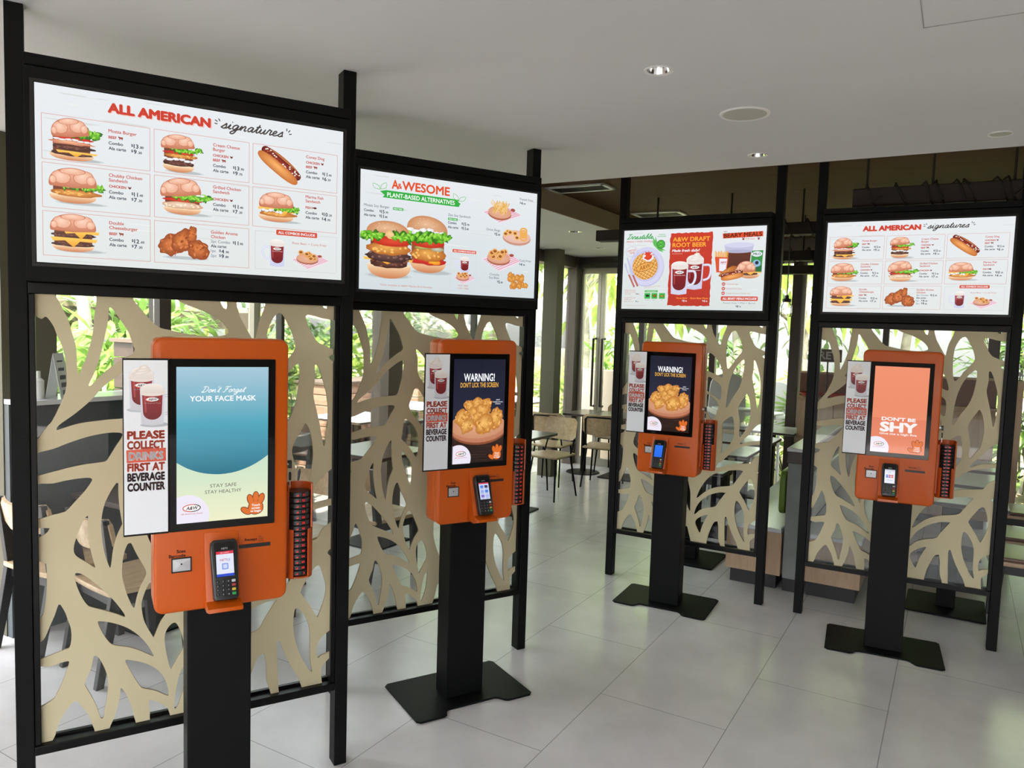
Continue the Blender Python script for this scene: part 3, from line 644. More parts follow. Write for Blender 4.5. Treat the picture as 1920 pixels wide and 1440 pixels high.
def hen(cv, x, y, h, c=(120, 40, 34)):
    cv.ell(x + h * 0.5, y - h * 0.45, h * 0.34, h * 0.3, c); cv.poly([(x + h * 0.6, y - h * 0.5), (x + h * 1.0, y - h * 1.05), (x + h * 0.85, y - h * 0.35)], c)
    cv.poly([(x + h * 0.35, y - h * 0.5), (x + h * 0.1, y - h * 0.9), (x - h * 0.05, y - h * 0.75), (x + h * 0.25, y - h * 0.3)], c); cv.rect(x + h * 0.45, y - h * 0.2, x + h * 0.53, y, c)
def fish_icon(cv, x, y, h, c=(120, 40, 50)):
    cv.ell(x + h * 0.8, y - h * 0.5, h * 0.6, h * 0.34, c); cv.poly([(x + h * 0.3, y - h * 0.5), (x - h * 0.15, y - h * 0.9), (x - h * 0.15, y - h * 0.1)], c)

def signatures_menu(parent, loc):
    cv = Canvas(1000, 562.5, 0.9435, 0.5307); menu_backdrop(cv, 1000, 562.5)
    cv.text('ALL AMERICAN', 206, 61, 29, (240, 200, 190), bold=0.07, fit=322); cv.text('ALL AMERICAN', 204, 58, 28, (206, 66, 50), bold=0.07, fit=320)
    cv.script('signatures', 556, 54, 17, (70, 62, 60), 4.4, fit=216, slant=0.30)
    for x, y, a in ((542, 32, 0.5), (541, 42, 0.1), (552, 28, 1.0), (796, 30, 2.2), (800, 40, 2.9), (787, 26, 1.6)):
        cv.line([(x - 5 * math.cos(a), y - 5 * math.sin(a)), (x + 5 * math.cos(a), y + 5 * math.sin(a))], 3.4, (60, 54, 52))
    BX = (214, 128, 116)
    cols = ((18, 330), (343, 654), (667, 978)); rows = ((92, 234), (245, 386), (398, 539))
    for i in range(3):
        for j in range(3):
            if (i, j) == (2, 2): continue
            cv.outline(cols[i][0], rows[j][0], cols[i][1], rows[j][1], 1.3, BX)
    def item(x, y, lines, icons, pr, gap=12):
        for k, t in enumerate(lines): cv.text(t, x, y + k * 15.5, 10.2, (200, 76, 60), bold=0.02)
        yy = y + len(lines) * 15.5 + gap - 8
        for k in icons:
            wd = cv.text(k, x, yy, 8.2, (196, 70, 56), bold=0.04)
            {'BEEF': cow, 'CHICKEN': hen, 'FISH': fish_icon}[k](cv, x + wd + 5, yy + 1, 11)
            yy += 16.5
        yy += 3
        px = x + 67 if lines[0] != 'Coney Dog' and 'Marina' not in lines[0] else x + 62
        cv.text('Combo', x, yy, 9.6, INK, bold=0.03); price(cv, px, yy + 2, *pr[0]); cv.text('Ala carte', x, yy + 17, 9.6, INK, bold=0.03); price(cv, px, yy + 20, *pr[1])
    item(206, 124, ['Mozza Burger'], ['BEEF'], (('13', '80'), ('9', '30'))); item(206, 268, ['Chubby Chicken', 'Sandwich'], ['CHICKEN'], (('11', '40'), ('7', '30')))
    item(206, 424, ['Double', 'Cheeseburger'], ['BEEF'], (('12', '60'), ('7', '30'))); item(531, 122, ['Cream Cheese', 'Burger'], ['CHICKEN', 'BEEF'], (('13', '90'), ('9', '70')))
    item(531, 268, ['Grilled Chicken', 'Sandwich'], ['CHICKEN'], (('11', '40'), ('7', '30')), 18); item(858, 118, ['Coney Dog'], ['CHICKEN', 'BEEF'], (('11', '40'), ('6', '50')))
    item(858, 265, ['Marina Fish', 'Sandwich'], ['FISH'], (('10', '20'), ('4', '90')), 16)
    cv.text('Golden Aroma', 524, 426, 10.2, (200, 76, 60), bold=0.02); cv.text('Chicken', 524, 442, 10.2, (200, 76, 60), bold=0.02); cv.text('2pc Combo', 524, 458, 9.4, GREY, bold=0.01); price(cv, 598, 460, '11', '90')
    cv.text('Ala carte:', 524, 474, 9.4, INK, bold=0.03); cv.text('1pc', 524, 491, 9.4, GREY, bold=0.01); price(cv, 552, 493, '4', '90'); cv.text('2pc', 524, 508, 9.4, GREY, bold=0.01); price(cv, 552, 510, '9', '80')
    burger(cv, 'mozza', 34, 98, 182, 230, 1); burger(cv, 'chubby', 32, 254, 190, 370, 2); burger(cv, 'double', 34, 402, 186, 524, 3)
    burger(cv, 'cream', 360, 102, 490, 230, 4); burger(cv, 'grilled', 360, 248, 516, 372, 5); burger(cv, 'fish', 680, 258, 830, 366, 6)
    hot_dog(cv, 756, 165, 168, 0.62)
    shadow(cv, 440, 520, 150, 12); A_, B_ = (226, 130, 62), (150, 66, 26)
    chicken_piece(cv, 398, 478, 44, 36, -0.4, A_, B_, 3); chicken_piece(cv, 430, 462, 34, 42, 0.5, A_, B_, 4); chicken_piece(cv, 460, 440, 15, 34, 0.1, A_, B_, 5); chicken_piece(cv, 480, 490, 36, 34, 0.6, A_, B_, 6)
    for a, b, n in (((672, 404), (972, 404), 46), ((672, 540), (972, 540), 46), ((672, 404), (672, 540), 20), ((972, 404), (972, 540), 20)): cv.dashes(a, b, n, 1.2, (190, 178, 176))
    cv.rrect(746, 394, 897, 413, 4, (214, 78, 52)); cv.text('ALL COMBOS INCLUDE', 821, 408, 8.6, WHITE, 'C', 0.03, fit=136)
    mug(cv, 722, 424, 778, 530); curly_board(cv, 870, 488, 142); cv.text('Root Beer + Curly Fries', 868, 442, 7.6, (206, 96, 76), 'C', fit=126)
    return cv.build('menu_picture', 'lit', parent, loc)

def plant_menu(parent, loc):
    cv = Canvas(1000, 562.5, 0.9435, 0.5307); menu_backdrop(cv, 1000, 562.5, (212, 222, 226))
    OR = (226, 84, 44); GR = (52, 176, 66)
    cv.text('A', 158, 72, 40, OR, bold=0.035, fit=36); cv.text('WESOME', 212, 72, 40, OR, bold=0.035, fit=260); cv.text('&', 189, 69, 24, WHITE, bold=0.10); cv.text('&', 189, 69, 24, OR, bold=0.035)
    cv.poly([(98, 92), (130, 84), (528, 86), (520, 96), (534, 104), (524, 122), (112, 120), (122, 108)], GR); cv.text('PLANT-BASED ALTERNATIVES', 318, 114, 20, (250, 255, 250), 'C', 0.02, fit=366)
    for q, sx in (((100, 84), 1), ((524, 92), -1)):
        for pts in ([(0, 0), (-10, -18), (-38, -24), (-30, -4), (0, 0)], [(2, -2), (6, -22), (30, -34), (28, -10), (2, -2)]):
            cv.line(smooth_open([(q[0] + sx * p[0], q[1] + p[1]) for p in pts], 5), 2.2, (96, 190, 86))
    for x, y, t, p1, p2, gx, gy in ((19, 170, 'Mozza Soy Burger', ('15', '90'), ('11', '80'), 166, 161), (465, 172, 'Zen Soy Sandwich', ('15', '90'), ('11', '80'), 465, 180)):
        cv.text(t, x, y, 12, GREY, bold=0.012); cv.rrect(gx, gy, gx + 55, gy + 13, 2, (70, 180, 84)); cv.text('MEAT FREE', gx + 27, gy + 10, 6.2, (235, 250, 236), 'C', 0.03, fit=44)
        cv.text('Spicy', gx + 60, gy + 9, 5, (150, 200, 150)); y2 = y + 24 if x < 100 else y + 38
        cv.text('Combo', x, y2, 11, INK, bold=0.03); price(cv, x + 78, y2 + 2, *p1, h=13); cv.text('Ala carte', x, y2 + 22, 11, INK, bold=0.03); price(cv, x + 78, y2 + 24, *p2, h=13)
    # big pair of burgers, the right one behind
    shadow(cv, 380, 462, 240, 26); cv.rrect(268, 280, 446, 420, 12, (150, 84, 46)); bun_bot(cv, 360, 408, 196, 58); blob(cv, 360, 408, 94, 18, (220, 60, 50), (190, 40, 36), 0.15, 20, 0, 5); blob(cv, 392, 412, 30, 12, (250, 186, 60), (236, 150, 40), 0.3, 12, 0, 6)
    crispy(cv, 362, 374, 200, 72, 7); blob(cv, 330, 342, 44, 11, (206, 196, 110), (150, 140, 70), 0.1, 16, 0, 4); blob(cv, 410, 346, 36, 11, (214, 214, 190), (160, 160, 130), 0.1, 16, 0, 9)
    tomato(cv, 356, 318, 184, 48); bun_top(cv, 352, 262, 224, 76, False, True, 0.1); sauce(cv, 346, 262, 180, 24); lettuce(cv, 362, 288, 226, 66, 12)
    shadow(cv, 148, 492, 250, 30); cv.rrect(54, 300, 246, 446, 12, (112, 62, 40)); bun_bot(cv, 152, 440, 226, 66); patty(cv, 152, 436, 190, 40, seed=3); cheese(cv, 146, 412, 264, 26); patty(cv, 148, 398, 238, 60, (120, 82, 76), (60, 36, 36), 8)
    crispy(cv, 148, 362, 232, 64, 9); tomato(cv, 160, 326, 206, 50); bun_top(cv, 142, 292, 222, 62, False, True); blob(cv, 156, 296, 40, 18, (250, 214, 160), (236, 184, 120), 0.25, 14, 0, 3); lettuce(cv, 62, 304, 104, 54, 21); lettuce(cv, 226, 300, 104, 58, 22)
    cv.text('*Only available at A&W Mandai Bird Paradise', 102, 541, 7.8, (206, 110, 92), fit=280)
    cv.outline(482, 345, 630, 546, 1, (206, 208, 212)); cv.rrect(492, 336, 630, 352, 3, (226, 92, 60)); cv.text('ALL COMBOS INCLUDE', 561, 348, 7.6, WHITE, 'C', 0.03, fit=124)
    mug(cv, 536, 366, 592, 452); curly_board(cv, 562, 470, 130, 5); cv.text('ROOT BEER', 558, 522, 7.6, (214, 118, 100), 'C'); cv.text('CURLY FRIES', 558, 536, 7.6, (214, 118, 100), 'C')
    napkin(cv, 780, 128, 240, 104); board(cv, 764, 124, 142, 64); fries_pile(cv, 766, 98, 130, 74)
    cv.ell(872, 250, 88, 38, (206, 150, 130)); cv.ell(872, 242, 86, 34, (232, 186, 170), (240, 200, 184)); rings(cv, 838, 236, 110, 60, 5, (244, 184, 96), 4); [cv.ring(914, y, 20, 12, 9, (240, 176, 90), 16) for y in (246, 232, 218, 206)]
    curly_board(cv, 778, 356, 244, 9); r = random.Random(4)
    for _ in range(22): chicken_piece(cv, 882 + r.uniform(-56, 56), 476 + r.uniform(-30, 34) , 17, 15, r.uniform(0, 3), (244, 182, 90), (196, 120, 48), r.randint(0, 999))
    for t, p, x, y in (('French Fries', ('4', '90'), 876, 50), ('Onion Rings', ('5', '80'), 676, 226), ('Curly Fries', ('4', '90'), 884, 372), ('Crunchy', None, 704, 456), ('Soy Bites', ('5', '80'), 700, 473)):
        cv.text(t, x, y, 11.5, GREY, bold=0.012)
        if p: price(cv, x + (50 if x < 720 else 0), y + 22, *p, h=12)
    return cv.build('menu_picture', 'lit', parent, loc)

def specials_menu(parent, loc):
    cv = Canvas(1000, 562.5, 0.9435, 0.5307); menu_backdrop(cv, 1000, 562.5, (218, 226, 224))
    GR = (62, 168, 84); PK = (214, 110, 100)
    cv.script('Irrestible', 20, 62, 17, GR, 5.2, fit=196, slant=0.3); cv.text('FRESHLY MADE WAFFLE', 20, 86, 11, PK, bold=0.01, fit=196)
    cv.text('PANDAN', 284, 40, 8, (110, 180, 120), 'C', 0.02); cv.text('FLAVOURED', 284, 53, 8, (110, 180, 120), 'C', 0.02)
    for a, l in ((-1.95, 90), (-1.7, 80), (-2.15, 60), (0.3, 70), (0.55, 60), (-0.1, 66)):
        x, y = 248, 128; cv.line([(x, y), (x + l * 0.5 * math.cos(a), y + l * 0.5 * math.sin(a)), (x + l * math.cos(a), y + l * math.sin(a))], [6, 16, 1], (98, 190, 92))
    cv.ell(279, 104, 31, 31, (46, 110, 52)); cv.ell(279, 104, 27, 27, (70, 170, 60), (120, 220, 90)); cv.line([(262, 112), (296, 96)], 4, (40, 130, 50)); cv.line([(264, 96), (292, 112)], 4, (40, 130, 50))
    cv.ell(178, 262, 132, 140, (190, 192, 226)); cv.ell(176, 258, 130, 137, (212, 212, 240), (226, 226, 246)); cv.ell(172, 256, 104, 110, (200, 202, 232))
    wc = (168, 258); pts = cv.ell_pts(wc[0], wc[1], 95, 94, 30); cv.fan(pts, (248, 196, 110), (224, 156, 72))
    for k in range(-4, 5):
        for a in (0.5, 0.5 + PI / 2):
            d = k * 21; hl = math.sqrt(max(0, 92 ** 2 - d * d)); nx, ny = -math.sin(a), math.cos(a)
            cv.line([(wc[0] + nx * d - math.cos(a) * hl, wc[1] + ny * d - math.sin(a) * hl), (wc[0] + nx * d + math.cos(a) * hl, wc[1] + ny * d + math.sin(a) * hl)], 6, (196, 120, 46)); cv.line([(wc[0] + nx * (d + 4) - math.cos(a) * hl, wc[1] + ny * (d + 4) - math.sin(a) * hl), (wc[0] + nx * (d + 4) + math.cos(a) * hl, wc[1] + ny * (d + 4) + math.sin(a) * hl)], 4, (255, 218, 140))
    cv.ell(166, 262, 66, 27, (236, 176, 92), rot=-0.3); cv.ring(166, 262, 66, 27, 5, (190, 116, 44), 26, -0.3); cv.text('A&W', 168, 276, 28, (188, 112, 40), 'C', 0.03, 0.3, fit=84, rot=-0.3)
    blob(cv, 190, 192, 44, 32, (255, 255, 255), (232, 228, 236), 0.12, 16, 0, 3); blob(cv, 188, 184, 26, 22, (240, 90, 40), (210, 50, 30), 0.4, 12, 0, 5)
    for a in (-2.6, -2.1, -1.5, -0.9, -0.3): cv.line([(188, 184), (188 + 48 * math.cos(a), 186 + 40 * math.sin(a))], [9, 3], (226, 70, 40))
    st = []
    for i in range(32): t = 2 * PI * i / 32; q = 1.0 if i % 2 else 0.76; st.append((65 + 54 * q * math.cos(t), 152 + 42 * q * math.sin(t)))
    cv.line(st + [st[0]], 2, (190, 160, 210)); cv.text('LIMITED', 65, 150, 13, PK, 'C', 0.01, rot=-0.12); cv.text('TIME', 67, 168, 13, PK, 'C', 0.01, rot=-0.12)
    cv.line([(30, 194), (70, 300), (84, 330)], [10, 16, 9], (196, 198, 222)); cv.line([(80, 320), (120, 400)], 14, (190, 110, 100)); cv.line([(18, 240), (34, 288), (50, 320)], [14, 10, 6], (196, 198, 222)); cv.line([(48, 316), (94, 406)], 13, (190, 110, 100))
    for a in (0, 1, 2): cv.line([(10 + a * 6, 232), (16 + a * 6, 262)], 2.4, (196, 198, 222))
    cv.text('WITH CHOICE OF ICE CREAM', 166, 414, 6.2, (214, 150, 120), 'L', rot=-0.12)
    for y, ts, tl, pr in ((432, ('Pandan Flavoured', 'Waffle Ice Cream'), 'Half serving', ('10', '20')), (486, ('Pandan Flavoured', 'Waffle with'), 'butter and syrup', ('8', '60'))):
        cv.text(ts[0], 22, y, 8, PK); cv.text(ts[1], 22, y + 13, 8, PK); cv.text(tl, 22, y + 26, 7, PK); price(cv, 106, y + 27, *pr, h=8)
    cv.text('*Only available at A&W Mandai Bird Paradise', 36, 540, 5.6, (214, 150, 140))
    cv.rrect(174, 428, 272, 442, 3, (92, 190, 90)); cv.text('Choose topping', 223, 438, 7, WHITE, 'C')
    for x, c in ((174, (40, 40, 40)), (226, (190, 120, 40)), (282, (220, 170, 60))): cv.rrect(x, 448, x + 44, 488, 3, (60, 184, 76)); blob(cv, x + 22, 468, 14, 9, c, tuple(v // 2 for v in c), 0.3, 10, 0, x)
    for x, t in ((196, 'Chocolate'), (248, 'Peanut'), (304, 'Kaya')): cv.text(t, x, 500, 5.4, GREY, 'C')
    r = random.Random(2); e = []
    for i in range(30): e.append((344 + r.uniform(0, 7), 34 + 502 * i / 29))
    for i in range(20): e.append((350 + 296 * i / 19, 534 + r.uniform(-3, 4)))
    for i in range(30): e.append((650 - r.uniform(0, 7), 536 - 508 * i / 29))
    for i in range(20): e.append((646 - 296 * i / 19, 30 + r.uniform(-3, 4)))
    cv.poly(e, (206, 62, 44), (190, 54, 38))
    cv.text('A&W DRAFT', 366, 88, 28, (255, 176, 66), bold=0.03, fit=262); cv.text('ROOT BEER', 364, 127, 28, (255, 176, 66), bold=0.03, fit=240); cv.text('Made fresh daily!', 362, 160, 17, WHITE, bold=0.035, shear=0.3, fit=194); cv.text('*MUGS NOT INCLUDED', 362, 176, 5, (244, 210, 200))
    mug(cv, 470, 170, 592, 424, 0.25, True, 'R', (206, 206, 232)); mug(cv, 362, 214, 486, 460, 0.22, False, 'R', (212, 212, 236))
    cv.text('Root Beer', 412, 487, 10, (255, 160, 60), bold=0.03, fit=78); cv.text('Root Beer Float', 510, 487, 10, (255, 160, 60), bold=0.03, fit=124); price(cv, 452, 508, '3', '70', 12, WHITE); price(cv, 594, 508, '4', '70', 12, WHITE)
    cv.poly([(712, 44), (978, 36), (980, 70), (716, 78)], (224, 80, 44)); cv.text('BEARY MEALS', 722, 73, 28, (70, 30, 24), bold=0.02, fit=250, rot=-0.02); cv.text('A&W', 716, 36, 8, (90, 50, 40)); cv.text('FOR KIDS', 896, 90, 10, (226, 130, 90), 'C', 0.01)
    for x in (852, 952): cv.ell(x, 86, 7, 6, (150, 50, 60)); [cv.ell(x + d, 77, 2.6, 3, (150, 50, 60)) for d in (-7, 0, 7)]
    # barrel, fries, drink box, bun, dog
    cv.poly([(742, 160), (908, 160), (900, 282), (752, 282)], (104, 54, 38), (84, 42, 32)); cv.poly([(728, 124), (924, 124), (916, 164), (736, 164)], (196, 196, 224)); cv.ell(826, 124, 98, 18, (214, 214, 240)); cv.ell(826, 166, 90, 12, (180, 180, 210))
    cv.poly([(912, 164), (986, 162), (980, 312), (906, 312)], (60, 150, 74)); cv.ell(946, 186, 34, 18, (236, 240, 250)); cv.text('MILO', 946, 193, 15, (46, 110, 70), 'C', 0.03, fit=48); cv.ell(946, 250, 26, 26, (150, 190, 226)); cv.ell(948, 244, 12, 12, (30, 40, 60)); cv.poly([(914, 280), (982, 262), (982, 306), (908, 310)], (36, 110, 60))
    for i in range(12): cv.line([(672 + i * 7, 230), (668 + i * 8, 158 + (i * 7) % 17)], 6, ((250, 190, 90), (236, 160, 60))[i % 2])
    cv.poly([(668, 200), (760, 206), (750, 306), (682, 306)], (222, 84, 46)); cv.poly([(698, 212), (752, 214), (744, 300), (700, 296)], (240, 236, 250)); cv.text('A&W', 726, 244, 12, (190, 40, 40), 'C', 0.03, 0.2); cv.text('All American Food', 724, 252, 3.4, (190, 40, 40), 'C')
    bun_bot(cv, 906, 318, 128, 30); patty(cv, 900, 318, 120, 18, seed=4); cheese(cv, 914, 306, 136, 20); bun_top(cv, 880, 296, 126, 64)
    chicken_piece(cv, 760, 304, 66, 26, -0.5, (226, 150, 74), (176, 96, 40), 9); hot_dog(cv, 790, 330, 150, -0.2, 0.36)
    for y, t, k in ((385, 'Cheeseburger', '#1'), (416, 'Chicken Hot Dog', '#2'), (447, 'Golden Aroma Chicken 1pc', '#3')): cv.ell(736, y, 12, 12, (206, 92, 80)); cv.text(k, 736, y + 4, 8, WHITE, 'C', 0.02); cv.text(t, 756, y + 5, 9.6, (206, 120, 104))
    cv.rrect(722, 468, 968, 498, 8, (212, 72, 48)); cv.text('ALL BEARY MEALS INCLUDE', 845, 490, 14, WHITE, 'C', 0.03, 0.2, fit=226); cv.text('French Fries + Milo + Barrel', 846, 518, 10.5, GREY, 'C', fit=212); price(cv, 824, 542, '8', '70', 12)
    return cv.build('menu_picture', 'lit', parent, loc)

# ---------------------------------------------------------------- pictures on the kiosks
def touch_hand(cv, cx, cy, k=1.0):
    c, d = (222, 110, 38), (120, 50, 16)
    for cc, g in ((d, 9), (c, 0)):
        blob(cv, cx, cy + 30 * k, 84 * k + g, 80 * k + g, cc, cc, 0.02, 16, 0, 1)
        for dx, dy, l, r_ in ((-60, -70, 0.5, -0.35), (2, -98, 0.5, 0.0), (64, -74, 0.5, 0.35), (-112, 62, 0.42, -1.2)): cv.ell(cx + dx * k, cy + dy * k, 31 * k + g, 62 * k + g, cc, rot=r_ * 0.8)
    blob(cv, cx, cy + 30 * k, 82 * k, 78 * k, (236, 126, 50), c, 0.02, 16, 0, 1)
    for i, t in enumerate(('Touch', 'screen', 'to begin')): cv.text(t, cx + 2, cy + (12 + i * 36) * k, 26 * k, WHITE, 'C', 0.03, maxw=150 * k)
def logo_corner(cv, r=345, y0=1463):
    cv.poly([(0, y0 + 6)] + [(108 + 240 * math.sin(t), y0 + 240 - 240 * math.cos(t)) for t in [(-0.45 + (2.1 + 0.45) * i / 20) for i in range(21)]] + [(r - 10, 1788), (0, 1788)], (238, 232, 246))
    logo(cv, 158, 1616, 98, 44, (255, 255, 255), tag_=True, tagh=0.2)
SW, SH = 0.2640, 0.4720
def screen_canvas(): return Canvas(1000, 1788, SW, SH)
def mask_screen(parent, loc):
    cv = screen_canvas(); cv.rect(0, 0, 1000, 640, (168, 202, 218), (84, 168, 190)); cv.rect(0, 640, 1000, 1300, (84, 168, 190), (22, 108, 134))
    arc = [(0, 1085), (120, 1160), (260, 1215), (400, 1240), (520, 1242), (660, 1220), (800, 1170), (910, 1110), (1000, 1046)]
    cv.poly(smooth_open(arc, 4) + [(1000, 1788), (0, 1788)], (200, 226, 200), (238, 238, 200))
    cv.script("Don't Forget", 258, 290, 34, (244, 250, 252), 7, fit=470, slant=0.35); cv.text('YOUR FACE MASK', 500, 390, 58, (250, 252, 255), 'C', 0.025, fit=720)
    cv.text('STAY SAFE', 500, 1395, 40, (92, 84, 80), 'C', 0.0, fit=290); cv.text('STAY HEALTHY', 500, 1465, 40, (92, 84, 80), 'C', 0.0, fit=400)
    logo_corner(cv); touch_hand(cv, 862, 1640, 0.98); return cv.build('screen_picture', 'lit_touch', parent, loc)
def warning_screen(parent, loc):
    cv = screen_canvas(); cv.rect(0, 0, 1000, 1300, (26, 28, 46), (40, 44, 66)); cv.rect(0, 1300, 1000, 1788, (52, 34, 28), (36, 22, 18)); r = random.Random(3)
    for i in range(26): y = r.uniform(1310, 1780); x = r.uniform(-100, 800); cv.line([(x, y), (x + r.uniform(150, 500), y + r.uniform(-8, 8))], r.uniform(3, 8), r.choice(((84, 58, 46), (28, 16, 12), (70, 48, 38))))
    cv.text('WARNING!', 490, 375, 124, (246, 248, 252), 'C', 0.03, fit=600); cv.text("DON'T LICK THE SCREEN", 496, 482, 78, (232, 176, 76), 'C', 0.02, fit=736)
    cv.ell(500, 1210, 560, 270, (140, 78, 50)); cv.ell(500, 1180, 556, 262, (190, 122, 92), (214, 150, 118)); cv.ell(480, 1140, 540, 225, (206, 146, 112), (226, 168, 134))
    A_, B_ = (246, 190, 104), (190, 118, 48)
    for q in ((320, 800, 130, 90, 0.4), (600, 780, 150, 100, -0.3), (470, 760, 130, 100, 0.1), (180, 1010, 150, 160, 0.5), (830, 1030, 130, 190, 0.2), (420, 900, 170, 90, -0.1), (560, 880, 150, 110, 0.2)): chicken_piece(cv, *q[:4], q[4], A_, B_, int(q[0]))
    chicken_piece(cv, 430, 1010, 70, 130, 0.9, A_, B_, 61); chicken_piece(cv, 270, 1140, 150, 110, -0.7, (250, 200, 116), B_, 62); chicken_piece(cv, 600, 1130, 190, 170, -0.5, (250, 196, 108), B_, 63)
    for i, t in enumerate(('A&W', 'Golden Aroma', 'Chicken')): cv.text(t, 856, 715 + i * 34, 22, (230, 232, 240), 'C', 0.02, maxw=220)
    logo_corner(cv); touch_hand(cv, 860, 1640, 0.98); return cv.build('screen_picture', 'lit_touch', parent, loc)
def shy_screen(parent, loc):
    cv = screen_canvas(); cv.rect(0, 0, 1000, 1788, (240, 146, 112), (234, 138, 102)); cv.rect(0, 1070, 1000, 1788, (226, 126, 90), (230, 132, 96))
    cv.text("DON'T BE", 494, 1118, 66, (250, 240, 240), 'C', 0.05, fit=630); cv.text('SHY', 500, 1340, 180, (250, 240, 240), 'C', 0.06, fit=690); cv.text('Give me a high five', 500, 1412, 42, (250, 236, 232), 'C', 0.03, fit=690)
    logo_corner(cv); touch_hand(cv, 860, 1640, 0.98); return cv.build('screen_picture', 'lit_touch', parent, loc)
def banner_picture(parent, loc):
    cv = Canvas(1000, 4350, 0.1155, 0.5095); cv.rect(0, 0, 1000, 4350, (238, 240, 244), (228, 231, 237)); OR, DK = (206, 84, 56), (58, 26, 30)
    cv.ell(400, 1230, 330, 60, (186, 190, 198)); mug(cv, 118, 120, 690, 1260, 0.30, True, None, (204, 204, 212)); cv.ell(700, 1610, 330, 60, (178, 182, 190)); mug(cv, 365, 520, 930, 1630, 0.27, False, 'R', (206, 206, 214))
    y = 1950
    for t, c, bx in (('PLEASE', OR, 0), ('COLLECT', OR, 0), ('DRINKS', (228, 228, 232), 1), ('FIRST AT', OR, 0), ('BEVERAGE', DK, 0), ('COUNTER', DK, 0)):
        if bx: cv.poly([(52, y - 250), (950, y - 275), (955, y + 55), (60, y + 68)], OR)
        cv.text(t, 500, y, 184, c, 'C', 0.06, fit=860 if t not in ('DRINKS',) else 800); y += 249
        if t in ('COLLECT', 'DRINKS'): y += 28
    return cv.build('banner_print', 'ink', parent, loc)
def terminal_picture(parent, kind, loc):
    cv = Canvas(100, 150, 0.050, 0.075)
    if kind == 'nets':
        cv.rect(0, 0, 100, 150, (226, 230, 246)); cv.rect(0, 0, 100, 17, (214, 40, 70)); cv.rect(0, 134, 100, 150, (30, 70, 200)); cv.text('NETS', 22, 58, 13, (190, 60, 90), bold=0.01); cv.text('))', 68, 58, 13, (80, 100, 190), bold=0.01); cv.text('NO CARDS', 50, 12, 7, (250, 220, 226), 'C')
        cv.rrect(32, 72, 68, 108, 4, (120, 150, 226)); cv.rrect(38, 78, 62, 102, 3, (206, 216, 246))
    elif kind == 'grid':
        cv.rect(0, 0, 100, 150, (206, 214, 246)); cv.rect(0, 0, 100, 12, (210, 60, 90))
        for i, c in enumerate(((90, 130, 226), (60, 60, 80), (150, 170, 236), (70, 130, 230), (130, 110, 200), (170, 180, 240))): x, y = (12, 56)[i % 2], 24 + 42 * (i // 2); cv.rrect(x, y, x + 32, y + 24, 3, c); cv.rect(x + 2, y + 29, x + 30, y + 33, (130, 140, 180))
    elif kind == 'blue': cv.rect(0, 0, 100, 150, (34, 118, 246), (30, 104, 236))
    else:
        cv.rect(0, 0, 100, 150, (236, 238, 248)); cv.rect(0, 0, 100, 20, (214, 218, 232)); cv.text('Select', 50, 34, 8, (90, 100, 130), 'C')
        for i, c in enumerate(((90, 120, 210), (220, 70, 80), (210, 60, 70), (60, 90, 200), (170, 90, 190), (220, 120, 60))): x, y = 14 + 25 * (i % 3), 58 + 18 * (i // 3); cv.rrect(x, y, x + 21, y + 13, 3, c)
        cv.rect(20, 112, 80, 118, (190, 196, 214))
    return cv.build('terminal_picture', 'lit', parent, loc)

# ================================================================ the setting
def sb(name, mats, *boxes, smooth=None):
    """structure piece from boxes given in building axes (a0,a1,b0,b1,z0,z1)"""
    bm = nb()
    for b in boxes: add_box(bm, *b)
    o = struct(name, bm, mats, smooth); o.rotation_euler = (0, 0, TH); return o
sb('floor', 'floor', (-4.6, 7.2, -4.6, 9.1, -0.12, 0.0))
DOWNLIGHTS = ((0.49, 2.79, 0.052), (1.24, 4.02, 0.050), (0.56, 7.34, 0.075), (0.95, 8.71, 0.06))
def ceiling_mesh():
    cu = bpy.data.curves.new('c', 'CURVE'); cu.dimensions = '2D'; cu.fill_mode = 'BOTH'; cu.extrude = 0.13
    cs, sn = math.cos(TH), math.sin(TH)
    loops = [[(-4.6, -4.5), (7.2, -4.5), (7.2, 4.38), (-2.875, 4.38), (-2.875, 9.1), (-4.6, 9.1)]]
    for x, y, r in DOWNLIGHTS:
        a, b = x * cs + y * sn, -x * sn + y * cs
        loops.append([(a + r * 0.8 * math.cos(2 * PI * k / 24), b + r * 0.8 * math.sin(2 * PI * k / 24)) for k in range(24)])
    for q in loops:
        sp = cu.splines.new('POLY'); sp.points.add(len(q) - 1); sp.use_cyclic_u = True
        for p, c in zip(sp.points, q): p.co = (c[0], c[1], 0, 1)
    o = bpy.data.objects.new('c', cu); COL.objects.link(o); dg = bpy.context.evaluated_depsgraph_get(); dg.update()
    me = bpy.data.meshes.new_from_object(o.evaluated_get(dg)); bpy.data.objects.remove(o); bpy.data.curves.remove(cu)
    me.materials.clear(); me.materials.append(M['ceiling'])
    o = bpy.data.objects.new('ceiling', me); COL.objects.link(o); o.location = (0, 0, 2.82); o.rotation_euler.z = TH; o['kind'] = 'structure'
ceiling_mesh()
sb('ceiling.001', 'ceiling_brown', (-2.875, 7.2, 4.38, 9.1, 2.85, 2.96))
sb('trim_1', 'bulkhead', (-2.874, -2.862, 4.382, 9.0, 2.688, 2.849))
sb('trim_2', 'ceiling_brown', (-2.86, 7.0, 4.382, 4.394, 2.69, 2.849))
sb('wall_right', 'brown_panel', (7.0, 7.2, -4.5, 9.1, 0.0, 2.68))
